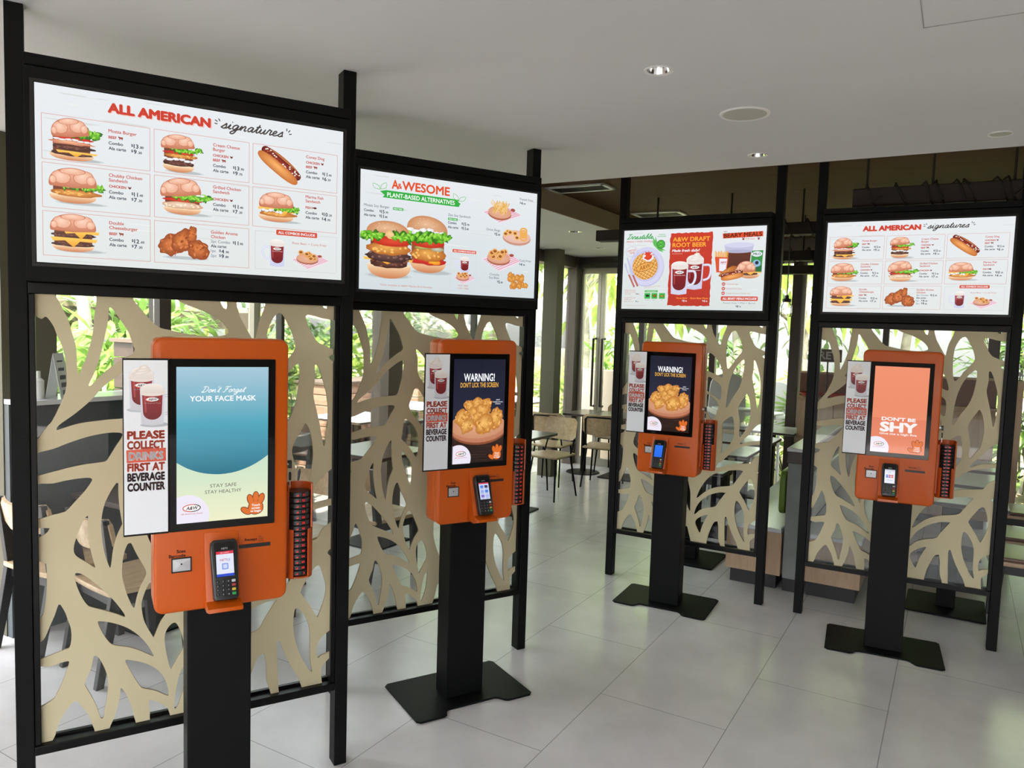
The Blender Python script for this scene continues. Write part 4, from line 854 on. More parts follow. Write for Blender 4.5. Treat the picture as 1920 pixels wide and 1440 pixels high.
# left facade
sb('wall_left', 'slate', (-4.42, -4.30, 2.36, 2.98, 0.0, 1.27), (-4.348, -4.30, 2.08, 2.36, 0.0, 1.27))
sb('left_light_block', 'taupe', (-4.75, -4.62, -4.5, 0.9, 0.0, 2.69))  # unseen wall added to shut out left daylight and darken the ceiling there
sb('column_left', 'olive', (-4.72, -4.35, 2.075, 2.36, 0.0, 2.69))
sb('trim_3', 'white_top', (-4.46, -4.16, 2.362, 2.98, 1.27, 1.295), (-4.348, -4.16, 2.08, 2.362, 1.27, 1.295))
sb('trim_4', 'taupe', (-4.50, -4.32, 2.36, 9.05, 2.55, 2.69))
sb('trim_5', 'brown_panel', (-4.44, -4.33, 2.98, 3.06, 0.0, 2.55))
sb('trim_6', 'alu', (-4.41, -4.35, 3.735, 3.775, 0.0, 2.55), (-4.41, -4.36, 3.79, 3.80, 0, 2.55))
sb('trim_7', 'alu_dark', (-4.41, -4.35, 3.99, 4.02, 0.0, 2.55), (-4.41, -4.35, 6.6, 6.64, 0.0, 2.55))
sb('column_middle', 'taupe', (-4.50, -4.30, 5.17, 5.36, 0.0, 2.69))
sb('column_corner', 'olive', (-4.28, -4.10, 7.93, 8.10, 0.0, 2.69))
sb('trim_8', 'taupe', (-4.43, -4.30, 8.86, 9.06, 0.0, 2.69))
sb('window_1', 'window_glass', (-4.395, -4.385, 2.36, 2.98, 1.295, 2.55)); sb('window_2', 'window_glass', (-4.395, -4.385, 3.06, 5.17, 0.0, 2.55)); sb('window_3', 'window_glass', (-4.395, -4.385, 5.36, 8.10, 0.0, 2.55)); sb('window_4', 'window_glass', (-4.395, -4.385, 8.11, 8.86, 0.0, 2.55))
# back facade
sb('trim_9', 'taupe', (-4.3, 7.0, 8.96, 9.10, 2.58, 2.69), (-2.87, 7.0, 8.96, 9.10, 2.69, 2.85))
sb('trim_10', 'alu_dark', (-3.70, -3.62, 8.97, 9.05, 0.0, 2.58), (-3.47, -3.40, 8.97, 9.05, 0, 2.58), (-2.57, -2.50, 8.97, 9.05, 0, 2.58))
sb('trim_11', 'brown_panel', (-1.66, -1.56, 8.94, 9.06, 0.0, 2.58)); sb('trim_12', 'alu', (-1.555, -1.52, 8.98, 9.05, 0.0, 2.58))
sb('trim_13', 'alu_dark', (-0.72, -0.66, 8.97, 9.05, 0.0, 2.58), (0.24, 0.34, 8.97, 9.05, 0, 2.58), (1.3, 1.38, 8.97, 9.05, 0, 2.58), (2.6, 2.68, 8.97, 9.05, 0, 2.58), (4.4, 4.48, 8.97, 9.05, 0, 2.58))
for n, (a0, a1) in enumerate(((-3.62, -3.47), (-3.40, -2.57), (-2.50, -1.66), (-1.52, -0.72), (-0.66, 0.24), (0.34, 1.3), (1.38, 2.6), (2.68, 4.4), (4.48, 7.0))):
    sb('window_%d' % (n + 5), 'window_glass', (a0, a1, 9.005, 9.015, 0.0, 2.58))
def glass_door(n, a0, a1, hx):
    d = sb('door_%d' % n, 'alu', (a0, a0 + 0.045, 8.98, 9.03, 0.005, 2.55), (a1 - 0.045, a1, 8.98, 9.03, 0.005, 2.55), (a0 + 0.045, a1 - 0.045, 8.98, 9.03, 2.48, 2.55), (a0 + 0.045, a1 - 0.045, 8.98, 9.03, 0.005, 0.10))
    bm = nb(); add_box(bm, a0 + 0.04, a1 - 0.04, 9.0, 9.01, 0.1, 2.48); obj('pane', bm, 'window_glass', d)
    bm = nb(); add_tube(bm, [(hx, 8.99, 0.78), (hx, 8.90, 0.78), (hx, 8.90, 1.65), (hx, 8.99, 1.65)], 0.016, 8); obj('door_handle', bm, 'alu_dark', d)
glass_door(1, -4.29, -4.005, -4.05); glass_door(2, -3.995, -3.71, -3.93)
sb('trim_14', 'alu_dark', (-4.30, -3.70, 8.97, 9.05, 2.55, 2.58))
bm = nb(); add_box(bm, -4.25, -3.6, 8.86, 8.96, 2.545, 2.62); o = tag(obj('door_closer', bm, 'alu_dark'), 'dark overhead closer bar above the double glass doors', 'door closer'); o.rotation_euler.z = TH

# access hatch in the ceiling
bm = nb()
A0 = (1.20 * 0.8618 - 2.35 * 0.5072, 1.20 * 0.5072 + 2.35 * 0.8618)
def thin(a0, a1, b0, b1): add_box(bm, a0, a1, b0, b1, 2.6885, 2.6899)
thin(A0[0], A0[0] + 0.62, A0[1] - 0.003, A0[1]); thin(A0[0], A0[0] + 0.62, A0[1] - 0.623, A0[1] - 0.62); thin(A0[0], A0[0] + 0.003, A0[1] - 0.62, A0[1]); thin(A0[0] + 0.617, A0[0] + 0.62, A0[1] - 0.62, A0[1])
o = struct('trim_15', bm, mat('hatch_gap', (0.33, 0.32, 0.30, 1), 0.9)); o.rotation_euler.z = TH

# outside ground
sb('bounce_cut_ground', 'dark_ground', (-14.0, 12.0, -12.2, -4.6, -0.138, -0.06), (-14.0, -4.61, -4.6, 0.55, -0.138, -0.06))  # unseen dark ground added to cut light bounced onto ceiling and kiosk fronts
sb('sky_block_wall', 'shelter_dark', (-14.0, 12.0, -12.4, -12.2, -0.14, 3.0))  # unseen wall added to block low sky, keeping upper kiosk fronts darker
sb('terrace_floor', 'deck', (-9.2, -4.6, 0.6, 13.0, -0.10, -0.03))
bm = nb(); add_box(bm, -40, 30, -30, 45, -0.30, -0.14); o = struct('ground', bm, 'ground'); o.rotation_euler.z = TH
sb('wall_outside', 'tile_wall', (-5.6, -4.72, 2.16, 2.30, -0.03, 1.05))
sb('garden_wall', 'render_wall', (-7.4, -2.2, 13.2, 13.4, -0.14, 1.38))
sb('garden_wall.001', 'render_wall', (-4.75, -2.35, 9.78, 9.95, -0.14, 1.20))

# ---------------------------------------------------------------- ceiling fittings
def downlight(x, y, r, label, group=None):
    t = empty('ceiling_downlight', (x, y, 2.69), 0, label, 'ceiling light', group)
    bm = nb(); add_lathe(bm, [(r * 0.80, -0.001), (r, -0.004), (r * 1.02, 0.0)]); obj('trim_ring', bm, 'white_plastic', t, 40)
    bm = nb(); add_lathe(bm, [(r * 0.81, -0.001), (r * 0.55, 0.0405), (0.0, 0.0405)], seg=24); obj('reflector', bm, 'reflector', t)
def speaker_disc(x, y, r, label):
    t = empty('ceiling_speaker', (x, y, 2.69), 0, label, 'ceiling speaker')
    bm = nb(); add_lathe(bm, [(r * 0.86, -0.004), (r * 0.97, -0.006), (r, 0.0)], seg=40); obj('rim', bm, 'white_plastic', t, 40)
    bm = nb(); add_lathe(bm, [(0.0, -0.003), (r * 0.87, -0.004)], seg=40); obj('grille', bm, 'speaker', t)
downlight(0.49, 2.79, 0.052, 'larger chrome downlight in white ceiling, left of the round speaker')
downlight(1.24, 4.02, 0.050, 'small chrome downlight near the ceiling edge above the third menu screen')
downlight(0.56, 7.34, 0.075, 'dim downlight in the low far ceiling before the end of the dark beam')
downlight(0.95, 8.71, 0.06, 'farthest downlight under the end of the hanging dark beam')
speaker_disc(0.95, 3.29, 0.105, 'large round cream ceiling speaker with perforated face')
speaker_disc(2.15, 3.47, 0.05, 'small round ceiling disc at the right edge of the white ceiling')
def vent(a, b, z, L, W_, label):
    t = empty('air_vent', bw(a, b, z), TH, label, 'air vent')
    bm = nb()
    for q in ((-L / 2, L / 2, -W_ / 2, -W_ / 2 + 0.03), (-L / 2, L / 2, W_ / 2 - 0.03, W_ / 2), (-L / 2, -L / 2 + 0.03, -W_ / 2, W_ / 2), (L / 2 - 0.03, L / 2, -W_ / 2, W_ / 2)): add_box(bm, *q, -0.012, 0.0)
    obj('frame', bm, 'white_plastic', t)
    bm = nb(); n = int(W_ / 0.03)
    for k in range(1, n): add_box(bm, -L / 2 + 0.03, L / 2 - 0.03, -W_ / 2 + k * W_ / n - 0.004, -W_ / 2 + k * W_ / n + 0.004, -0.009, -0.001)
    add_box(bm, -L / 2 + 0.03, L / 2 - 0.03, -W_ / 2 + 0.03, W_ / 2 - 0.03, -0.002, 0.0); obj('grille', bm, 'alu_dark', t)
vent(-2.61, 5.38, 2.85, 0.50, 0.24, 'air vent in brown ceiling just past the white ceiling edge')
vent(-2.48, 6.80, 2.85, 0.46, 0.26, 'air vent in brown ceiling above the third menu screen')

# ---------------------------------------------------------------- hanging beams with rods, vines and jar lamps
def hang_beam(a0, a1, b, z0, z1, label, vines=(), rods=()):
    t = empty('hanging_beam', bw((a0 + a1) / 2, b, z0), TH, label, 'beam', 'dark timber beams hung from the brown ceiling')
    L = a1 - a0; bm = nb(); add_box(bm, -L / 2, L / 2, -0.06, 0.06, 0, z1 - z0, bev=0.006); obj('timber', bm, 'beam', t)
    for x in rods:
        bm = nb(); add_tube(bm, [(x - (a0 + a1) / 2, 0, z1 - z0 - 0.01), (x - (a0 + a1) / 2, 0, 2.85 - z0)], 0.008, 6); obj('rod', bm, 'vine', t)
    r = random.Random(int(b * 100))
    for x in vines:
        bm = nb(); c = x - (a0 + a1) / 2; p = []
        for k in range(26):
            th = k * 0.9; p.append((c + (k - 13) * 0.022 + r.uniform(-0.012, 0.012), 0.085 * math.cos(th), (z1 - z0) / 2 + ((z1 - z0) / 2 + 0.028) * math.sin(th)))
        add_tube(bm, p, 0.006, 5)
        for k in range(3): q = p[4 + k * 8]; add_tube(bm, [q, (q[0] + r.uniform(-0.05, 0.05), q[1], q[2] + r.uniform(0.03, 0.07))], 0.004, 4)
        obj('vine', bm, 'vine', t)
    return t
hang_beam(-0.62, 3.4, 5.10, 2.545, 2.655, 'nearest dark hanging beam wound with dry vines above the fourth menu screen', (-0.3, 0.05, 0.4), (-0.55, -0.2, 0.2, 2.0))
hang_beam(-2.72, 1.8, 6.00, 2.51, 2.60, 'dark beam whose cut end shows left of the third menu screen', (-1.25, -0.8), (-2.2, -1.6, -1.07, 0.5))
hang_beam(-2.3, 1.6, 7.30, 2.44, 2.53, 'middle dark beam seen in the gap between the two right menu stands', (-1.3, -1.0), (-1.9, -1.28, 0.4))
hang_beam(-2.3, 1.6, 8.45, 2.41, 2.50, 'farthest brown beam close to the back windows', (), (-1.9, -1.35, 0.4))
def jar_lamp(a, b, z, ztop, label):
    t = empty('jar_pendant_lamp', bw(a, b, z), TH, label, 'pendant lamp', 'jar lamps hanging from the beams')
    bm = nb(); add_lathe(bm, [(0.0, 0.0), (0.035, 0.002), (0.042, 0.012), (0.042, 0.085), (0.028, 0.105), (0.028, 0.115)], seg=20); obj('jar', bm, 'jar', t, 40)
    bm = nb(); add_lathe(bm, [(0.0, 0.112), (0.032, 0.112), (0.032, 0.135), (0.014, 0.140), (0.014, 0.165), (0.0, 0.166)], seg=18); obj('lid', bm, 'alu_dark', t, 40)
    bm = nb(); add_lathe(bm, [(0.0, 0.03), (0.016, 0.04), (0.019, 0.055), (0.010, 0.085), (0.010, 0.108)], seg=14); obj('bulb', bm, 'bulb', t, 60)
    bm = nb(); add_tube(bm, [(0, 0, 0.16), (0, 0, ztop - z)], 0.004, 6); obj('cord', bm, 'black_plastic', t)
jar_lamp(-1.15, 6.00, 1.90, 2.512, 'clear glass jar lamp hanging in the gap between the two right menu stands')
jar_lamp(-1.14, 7.30, 2.09, 2.442, 'jar lamp higher and farther back in the same gap, half behind the post')
jar_lamp(0.55, 7.30, 1.95, 2.442, 'glowing jar lamp on the middle beam behind the fourth menu screen')

# ================================================================ menu stands
PAN = {1: (-1.04286, 2.55248, 0.53472), 2: (-0.30243, 3.68388, 0.55568), 3: (1.14766, 5.02061, -0.51584), 4: (2.27755, 4.38144, -0.49766)}
HOLES = [
    [(-500,1715),(-464,1737),(-455,1744),(-447,1740),(-432,1715),(-423,1687),(-411,1656),(-402,1621),(-398,1581),(-398,1529),(-406,1489),(-423,1446),(-433,1423),(-451,1395),(-500,1366)],
    [(-422,1830),(-410,1781),(-393,1742),(-381,1696),(-370,1648),(-368,1596),(-365,1564),(-361,1566),(-347,1601),(-334,1642),(-323,1692),(-318,1747),(-318,1830)],
    [(-274,1779),(-266,1778),(-248,1752),(-230,1724),(-216,1697),(-203,1656),(-199,1644),(-206,1629),(-230,1614),(-270,1584),(-304,1552),(-327,1525),(-335,1523),(-332,1534),(-316,1572),(-301,1622),(-287,1687),(-279,1728),(-276,1757)],
    [(-202,1582),(-195,1575),(-193,1549),(-198,1510),(-211,1458),(-222,1421),(-238,1411),(-286,1408),(-362,1399),(-417,1382),(-427,1380),(-420,1396),(-376,1431),(-332,1472),(-297,1515),(-261,1547),(-225,1572)],
    [(-500,1298),(-437,1319),(-392,1337),(-336,1355),(-284,1364),(-250,1364),(-238,1358),(-241,1344),(-259,1315),(-277,1283),(-288,1269),(-306,1266),(-350,1262),(-401,1253),(-438,1244),(-500,1236)],
    [(-500,1198),(-438,1206),(-401,1213),(-363,1217),(-338,1217),(-329,1212),(-330,1203),(-348,1175),(-374,1144),(-400,1114),(-410,1108),(-440,1102),(-500,1098)],
    [(-500,1061),(-455,1060),(-452,1055),(-464,1040),(-500,1028)],
    [(-343,1089),(-350,1082),(-360,1062),(-370,1036),(-369,1039),(-381,1000),(-383,973),(-374,955),(-348,933),(-325,913),(-322,914),(-327,935),(-335,974),(-340,1015),(-343,1066),(-342,1051),(-341,1084)],
    [(-254,1193),(-259,1190),(-276,1162),(-292,1125),(-300,1089),(-303,1059),(-303,1042),(-298,983),(-290,941),(-280,908),(-276,906),(-273,925),(-267,972),(-256,1012),(-239,1052),(-240,1052),(-243,1071),(-248,1108),(-251,1154),(-251,1188)],
    [(-217,982),(-225,978),(-234,954),(-240,921),(-242,876),(-236,840),(-227,803),(-212,762),(-206,754),(-203,759),(-196,792),(-184,828),(-171,855),(-167,872),(-174,894),(-196,939),(-212,978)],
    [(-376,900),(-381,895),(-381,878),(-372,843),(-358,807),(-344,784),(-332,776),(-294,758),(-258,740),(-237,727),(-234,731),(-243,750),(-267,789),(-294,824),(-329,864),(-358,892)],
    [(-500,944),(-467,945),(-461,936),(-460,893),(-462,847),(-466,807),(-474,772),(-500,756)],
    [(-424,800),(-430,798),(-439,769),(-453,734),(-473,688),(-500,679),(-500,627),(-460,632),(-438,638),(-412,645),(-398,651),(-393,683),(-395,717),(-402,742),(-410,771),(-422,798)],
    [(-500,593),(-455,596),(-427,602),(-404,604),(-401,595),(-410,567),(-422,532),(-436,501),(-451,480),(-500,472)],
    [(-324,607),(-330,601),(-336,569),(-346,544),(-355,518),(-352,503),(-335,464),(-321,426),(-312,392),(-308,383),(-301,386),(-297,416),(-289,464),(-287,510),(-293,546),(-307,584),(-318,604)],
    [(-384,461),(-394,457),(-414,430),(-432,397),(-442,361),(-445,325),(-335,325),(-339,381),(-350,412),(-368,444),(-378,458)],
    [(-246,476),(-249,473),(-254,431),(-267,384),(-282,325),(-207,325),(-210,374),(-217,408),(-229,444),(-242,471)],
    [(-159,413),(-161,402),(-158,380),(-152,325),(-96,325),(-98,362),(-109,380),(-132,401),(-148,411)],
    [(-226,573),(-233,569),(-223,542),(-207,507),(-189,472),(-179,461),(-141,444),(-103,418),(-98,421),(-100,443),(-109,478),(-128,512),(-157,539),(-188,558)],
    [(-309,724),(-315,719),(-304,687),(-286,652),(-268,633),(-225,618),(-188,598),(-150,572),(-147,576),(-163,611),(-191,652),(-228,687),(-270,711)],
    [(-149,834),(-162,828),(-181,774),(-181,738),(-172,694),(-148,642),(-143,641),(-123,688),(-100,722),(-97,732),(-113,773),(-137,826)],
    [(-78,679),(-99,664),(-110,630),(-104,571),(-92,515),(-84,521),(-62,558),(-49,582),(-50,614),(-64,660)],
    [(-45,512),(-60,492),(-74,429),(-79,368),(-69,370),(-50,426),(-43,490)],
    [(-195,1136),(-198,1126),(-192,1084),(-172,1026),(-150,967),(-143,968),(-140,1024),(-143,1066),(-166,1106),(-189,1134)],
    [(-180,1295),(-189,1283),(-195,1244),(-199,1210),(-198,1195),(-168,1166),(-137,1126),(-121,1103),(-110,1120),(-105,1169),(-112,1212),(-129,1250),(-153,1278)],
    [(-124,1445),(-138,1437),(-147,1409),(-161,1368),(-161,1352),(-145,1321),(-110,1280),(-86,1253),(-67,1305),(-61,1358),(-84,1399),(-109,1437)],
    [(-131,1636),(-131,1623),(-122,1588),(-121,1527),(-108,1496),(-81,1465),(-51,1443),(-43,1482),(-59,1535),(-84,1593),(-114,1627)],
    [(-206,1830),(-166,1763),(-127,1722),(-89,1711),(-27,1698),(34,1692),(82,1696),(101,1706),(92,1728),(67,1752),(18,1780),(-44,1802),(-97,1830)],
    [(70,1830),(80,1800),(92,1789),(96,1800),(95,1830)],
    [(133,1830),(138,1772),(151,1743),(170,1708),(191,1674),(195,1691),(204,1739),(227,1830)],
    [(277,1782),(260,1770),(240,1728),(233,1687),(232,1634),(236,1570),(247,1529),(272,1554),(298,1596),(330,1638),(338,1662),(327,1708),(308,1748),(289,1779)],
    [(380,1779),(375,1767),(388,1733),(413,1688),(442,1669),(500,1657),(500,1750),(436,1769),(402,1778)],
    [(427,1830),(441,1810),(455,1806),(457,1811),(455,1830)],
    [(465,1625),(500,1633),(500,1602),(472,1612)],
    [(413,1593),(411,1579),(412,1535),(407,1480),(417,1432),(430,1378),(444,1302),(450,1281),(456,1298),(463,1364),(464,1424),(457,1484),(439,1548),(423,1588)],
    [(346,1597),(330,1583),(308,1557),(287,1517),(271,1471),(263,1437),(255,1381),(250,1313),(251,1272),(268,1293),(289,1339),(323,1397),(339,1443),(346,1476),(352,1526),(355,1565),(352,1595)],
    [(379,1373),(372,1362),(360,1342),(339,1304),(329,1270),(337,1226),(347,1166),(342,1123),(349,1087),(363,1100),(387,1141),(399,1166),(409,1239),(406,1294),(395,1345)],
    [(289,1217),(255,1194),(231,1162),(234,1103),(236,1025),(230,970),(240,972),(271,1005),(298,1055),(310,1092),(310,1140),(302,1198)],
    [(500,1188),(455,1172),(420,1129),(399,1099),(370,1070),(352,1044),(361,1040),(408,1061),(500,1087)],
    [(207,888),(252,926),(290,966),(335,1006),(391,1031),(500,1047),(500,994),(451,960),(428,922),(403,916),(311,901),(213,864)],
    [(371,865),(342,865),(273,853),(215,831),(169,802),(129,754),(102,702),(84,650),(92,648),(121,677),(162,710),(220,736),(307,756),(335,786),(367,838),(382,861)],
    [(275,704),(234,701),(175,678),(123,638),(89,590),(72,535),(82,534),(108,562),(150,584),(209,601),(231,635),(269,694)],
    [(164,540),(128,525),(93,499),(82,472),(96,438),(113,410),(119,412),(132,462),(153,514)],
    [(-11,776),(-15,726),(-12,682),(1,637),(14,602),(41,545),(42,596),(39,675),(28,723),(12,776)],
    [(-11,325),(2,380),(13,430),(27,439),(40,398),(55,325)],
    [(229,504),(208,492),(187,440),(172,388),(171,325),(255,325),(243,394),(240,460),(233,502)],
    [(286,543),(279,533),(280,479),(284,407),(296,325),(370,325),(365,372),(336,428),(310,484),(292,535)],
    [(350,660),(342,638),(340,584),(348,532),(362,486),(388,430),(410,398),(414,402),(408,440),(405,499),(404,558),(393,604),(371,643)],
    [(431,816),(414,803),(388,764),(368,726),(373,708),(405,659),(430,613),(436,616),(451,654),(463,697),(464,732),(456,767),(443,806)],
    [(500,884),(469,862),(500,840)],
    [(500,551),(446,523),(431,479),(436,447),(450,455),(500,475)],
    [(500,438),(455,412),(451,375),(459,325),(485,325)],
    [(118,1629),(152,1613),(189,1568),(212,1516),(218,1472),(182,1484),(121,1508),(78,1532),(81,1598)],
    [(123,1469),(166,1448),(203,1421),(213,1386),(209,1323),(183,1336),(128,1368),(99,1408)],
    [(123,1353),(160,1334),(191,1301),(199,1260),(178,1205),(161,1186),(123,1230),(111,1301)],
]

def lattice_mesh():
    from mathutils.geometry import delaunay_2d_cdt
    U0, U1, Z0, Z1 = -0.486, 0.486, 0.338, 1.818; e = 0.0008
    loops = [[(U0, Z0), (U1, Z0), (U1, Z1), (U0, Z1)]]
    for h in HOLES:
        out = []
        for u, z in smooth_closed([(x / 1000, z / 1000) for x, z in h], 4):
            q = (min(max(u, U0 + e), U1 - e), min(max(z, Z0 + e), Z1 - e))
            if not out or (abs(q[0] - out[-1][0]) + abs(q[1] - out[-1][1])) > 0.0012: out.append(q)
        loops.append(out)
    vv, ee = [], []
    for lp in loops:
        b0 = len(vv); vv += [Vector(p) for p in lp]; ee += [(b0 + k, b0 + (k + 1) % len(lp)) for k in range(len(lp))]
    V, E_, F, _, _, _ = delaunay_2d_cdt(vv, ee, [], 0, 1e-6)
    boxes = [(min(p[0] for p in lp), max(p[0] for p in lp), min(p[1] for p in lp), max(p[1] for p in lp), lp) for lp in loops[1:]]
    def hole(x, y):
        for x0, x1, y0, y1, lp in boxes:
            if x0 < x < x1 and y0 < y < y1:
                c = False
                for k in range(len(lp)):
                    (ax, ay), (bx, by) = lp[k - 1], lp[k]
                    if (ay > y) != (by > y) and x < (bx - ax) * (y - ay) / (by - ay) + ax: c = not c
                if c: return True
        return False
    keep = [f for f in F if not hole(sum(V[k].x for k in f) / 3, sum(V[k].y for k in f) / 3)]
    bm = bmesh.new(); bv = [bm.verts.new((v.x, 0.0, v.y)) for v in V]
    fs = [bm.faces.new([bv[k] for k in f]) for f in keep]
    for v in [v for v in bm.verts if not v.link_faces]: bm.verts.remove(v)
    r = bmesh.ops.extrude_face_region(bm, geom=bm.faces[:])
    for v in r['geom']:
        if isinstance(v, bmesh.types.BMVert): v.co.y -= 0.008
    bmesh.ops.recalc_face_normals(bm, faces=bm.faces); bm.normal_update()
    me = bpy.data.meshes.new('leaf_lattice'); me.materials.append(M['cream']); me.materials.append(M['cream_edge'])
    for f in bm.faces: f.material_index = 1 if abs(f.normal.y) < 0.5 else 0
    bm.to_mesh(me); bm.free(); return me
LATTICE = lattice_mesh()
def menu_stand(i, menu_fn, ztop, label):
    x, y, a = PAN[i]
    t = empty('menu_stand', (x, y, 0), a, label, 'menu stand', 'black menu stands behind the order kiosks')
    for s in (-1, 1):
        u0, u1 = (0.50, 0.55) if s > 0 else (-0.55, -0.50)
        box_obj('post', u0, u1, 0.09, 0.155, 0.0, ztop, 'black', t, 0.002, 1)
    cab = box_obj('display_cabinet', -0.4995, 0.4995, 0.0, 0.15, 1.853, 2.488, 'black', t, 0.002, 1)
    box_obj('top_rail', -0.4995, 0.4995, 0.003, 0.15, 2.4915, 2.525, 'black', t, 0.002, 1)
    bm = nb()
    for q in ((-0.484, 0.484, 2.443, 2.452), (-0.484, 0.484, 1.896, 1.907), (-0.484, -0.474, 1.907, 2.443), (0.474, 0.484, 1.907, 2.443)): add_box(bm, q[0], q[1], -0.005, 0.001, q[2], q[3], bev=0.001, seg=1)
    obj('bezel', bm, 'bezel', t)
    scr = box_obj('display_screen', -0.474, 0.474, -0.0005, 0.001, 1.907, 2.443, 'black_glass', t)
    menu_fn(scr, (0, -0.0007, 1.90981 + 0.26536))
    bm = nb(); add_box(bm, -0.4995, 0.4995, 0.088, 0.15, 1.816, 1.8525, bev=0.003, seg=2); add_box(bm, -0.4995, 0.4995, 0.088, 0.15, 0.312, 0.342, bev=0.003, seg=2)
    for s in (-1, 1): add_box(bm, min(s * 0.4815, s * 0.4995), max(s * 0.4815, s * 0.4995), 0.096, 0.145, 0.3425, 1.8155, bev=0.002, seg=1)
    add_box(bm, -0.481, 0.481, 0.135, 0.15, 0.3425, 0.352); 
    obj('panel_frame', bm, 'black_frame', t)
    lo = bpy.data.objects.new('leaf_lattice', LATTICE); COL.objects.link(lo); lo.parent = t; lo.location = (0, 0.1205, 0)
    box_obj('glass_pane', -0.488, 0.488, 0.1225, 0.1265, 0.336, 1.82, 'glass', t)
    return t
menu_stand(1, signatures_menu, 2.69, 'nearest black menu stand, large ALL AMERICAN screen showing nine dishes')
menu_stand(2, plant_menu, 2.69, 'black menu stand whose screen shows PLANT-BASED ALTERNATIVES and two big burgers')
menu_stand(3, specials_menu, 2.85, 'black menu stand with waffle, root beer and kids meal screen')
menu_stand(4, signatures_menu, 2.85, 'black menu stand farthest right, smaller-looking ALL AMERICAN signatures screen')

# ================================================================ order kiosks
KIO = {1: (-0.87782, 2.30044, 0.50785), 2: (-0.14751, 3.43026, 0.54047), 3: (0.98924, 4.73090, -0.48071), 4: (2.11166, 4.10660, -0.43214)}
def text_obj(items, name, m, parent, loc=(0, 0, 0)):
    """flat lettering in the x-z plane facing -y: items (string, x, z, cap, align, bold)"""
    v, f = [], []
    for st, x, z, h, al, bo in items:
        vv, ff, x0, x1 = text_shape(st, bo); wd = (x1 - x0) * h; ox = {'L': 0, 'C': -wd / 2, 'R': -wd}[al]; b = len(v)
        v += [(x + ox + (p - x0) * h, 0, z + q * h) for p, q in vv]; f += [tuple(b + k for k in c) for c in ff]
    me = bpy.data.meshes.new(name); me.from_pydata(v, [], f); me.materials.append(M[m]); me.update()
    o = bpy.data.objects.new(name, me); COL.objects.link(o); o.parent = parent; o.location = loc; return o
def arc_shell(bm, cx, cy, ri, ro, half, z0, z1, n=26, mi=0):
    """upright tube wall open towards -y by +-half"""
    a0, a1 = -PI / 2 + half, -PI / 2 + 2 * PI - half; R = []
    for i in range(n + 1):
        t = a0 + (a1 - a0) * i / n; c, s = math.cos(t), math.sin(t)
        R.append([bm.verts.new((cx + r * c, cy + r * s, z)) for r, z in ((ri, z0), (ro, z0), (ro, z1), (ri, z1))])
    fs = []
    for i in range(n):
        for k in range(4): fs.append(bm.faces.new((R[i][k], R[i][(k + 1) % 4], R[i + 1][(k + 1) % 4], R[i + 1][k])))
    fs += [bm.faces.new(R[0]), bm.faces.new(list(reversed(R[-1])))]
    bmesh.ops.recalc_face_normals(bm, faces=fs)
TRK = None
def tracker(num, world, rz, label, group):
    global TRK
    if TRK is None:
        bm = nb(); add_lathe(bm, [(0.0, 0.0), (0.036, 0.0), (0.0375, 0.002), (0.0375, 0.0145), (0.036, 0.0165), (0.0, 0.0165)], seg=28)
        TRK = bpy.data.meshes.new('table_tracker'); bmesh.ops.recalc_face_normals(bm, faces=bm.faces); bm.to_mesh(TRK); bm.free(); TRK.materials.append(M['black_plastic'])
    o = bpy.data.objects.new('table_tracker', TRK); COL.objects.link(o); o.location = world; o.rotation_euler.z = rz
    tag(o, label, 'table tracker', group)
    text_obj([(num, 0.0125, 0.0048, 0.0072, 'R', 0.0)], 'lit_number', 'red_led', o, (0, -0.0378, 0))
    bm = nb(); add_box(bm, -0.0145, -0.0085, -0.0378, -0.037, 0.0052, 0.0072); add_box(bm, -0.0105, -0.0085, -0.0378, -0.037, 0.0072, 0.0095); obj('lamp', bm, 'red_led', o)
NUMS = {1: '51 52 46 53 60 58 45 47 56 55 48 54 49 50 3'.split(), 2: '21 24 26 23 28 25 30 22 27 20 19 29 18 17 16'.split(), 3: '61 70 68 75 64 66 63 65 71 62 67 72 69 74 73'.split(), 4: '36 38 30 32 33 35 34 39 37 31 40 41 42 43 44'.split()}
ORD = 'topmost second third fourth fifth sixth seventh eighth ninth tenth eleventh twelfth thirteenth fourteenth lowest'.split()
KN = {1: 'the nearest kiosk', 2: 'the second kiosk from the left', 3: 'the third kiosk from the left', 4: 'the kiosk farthest right'}
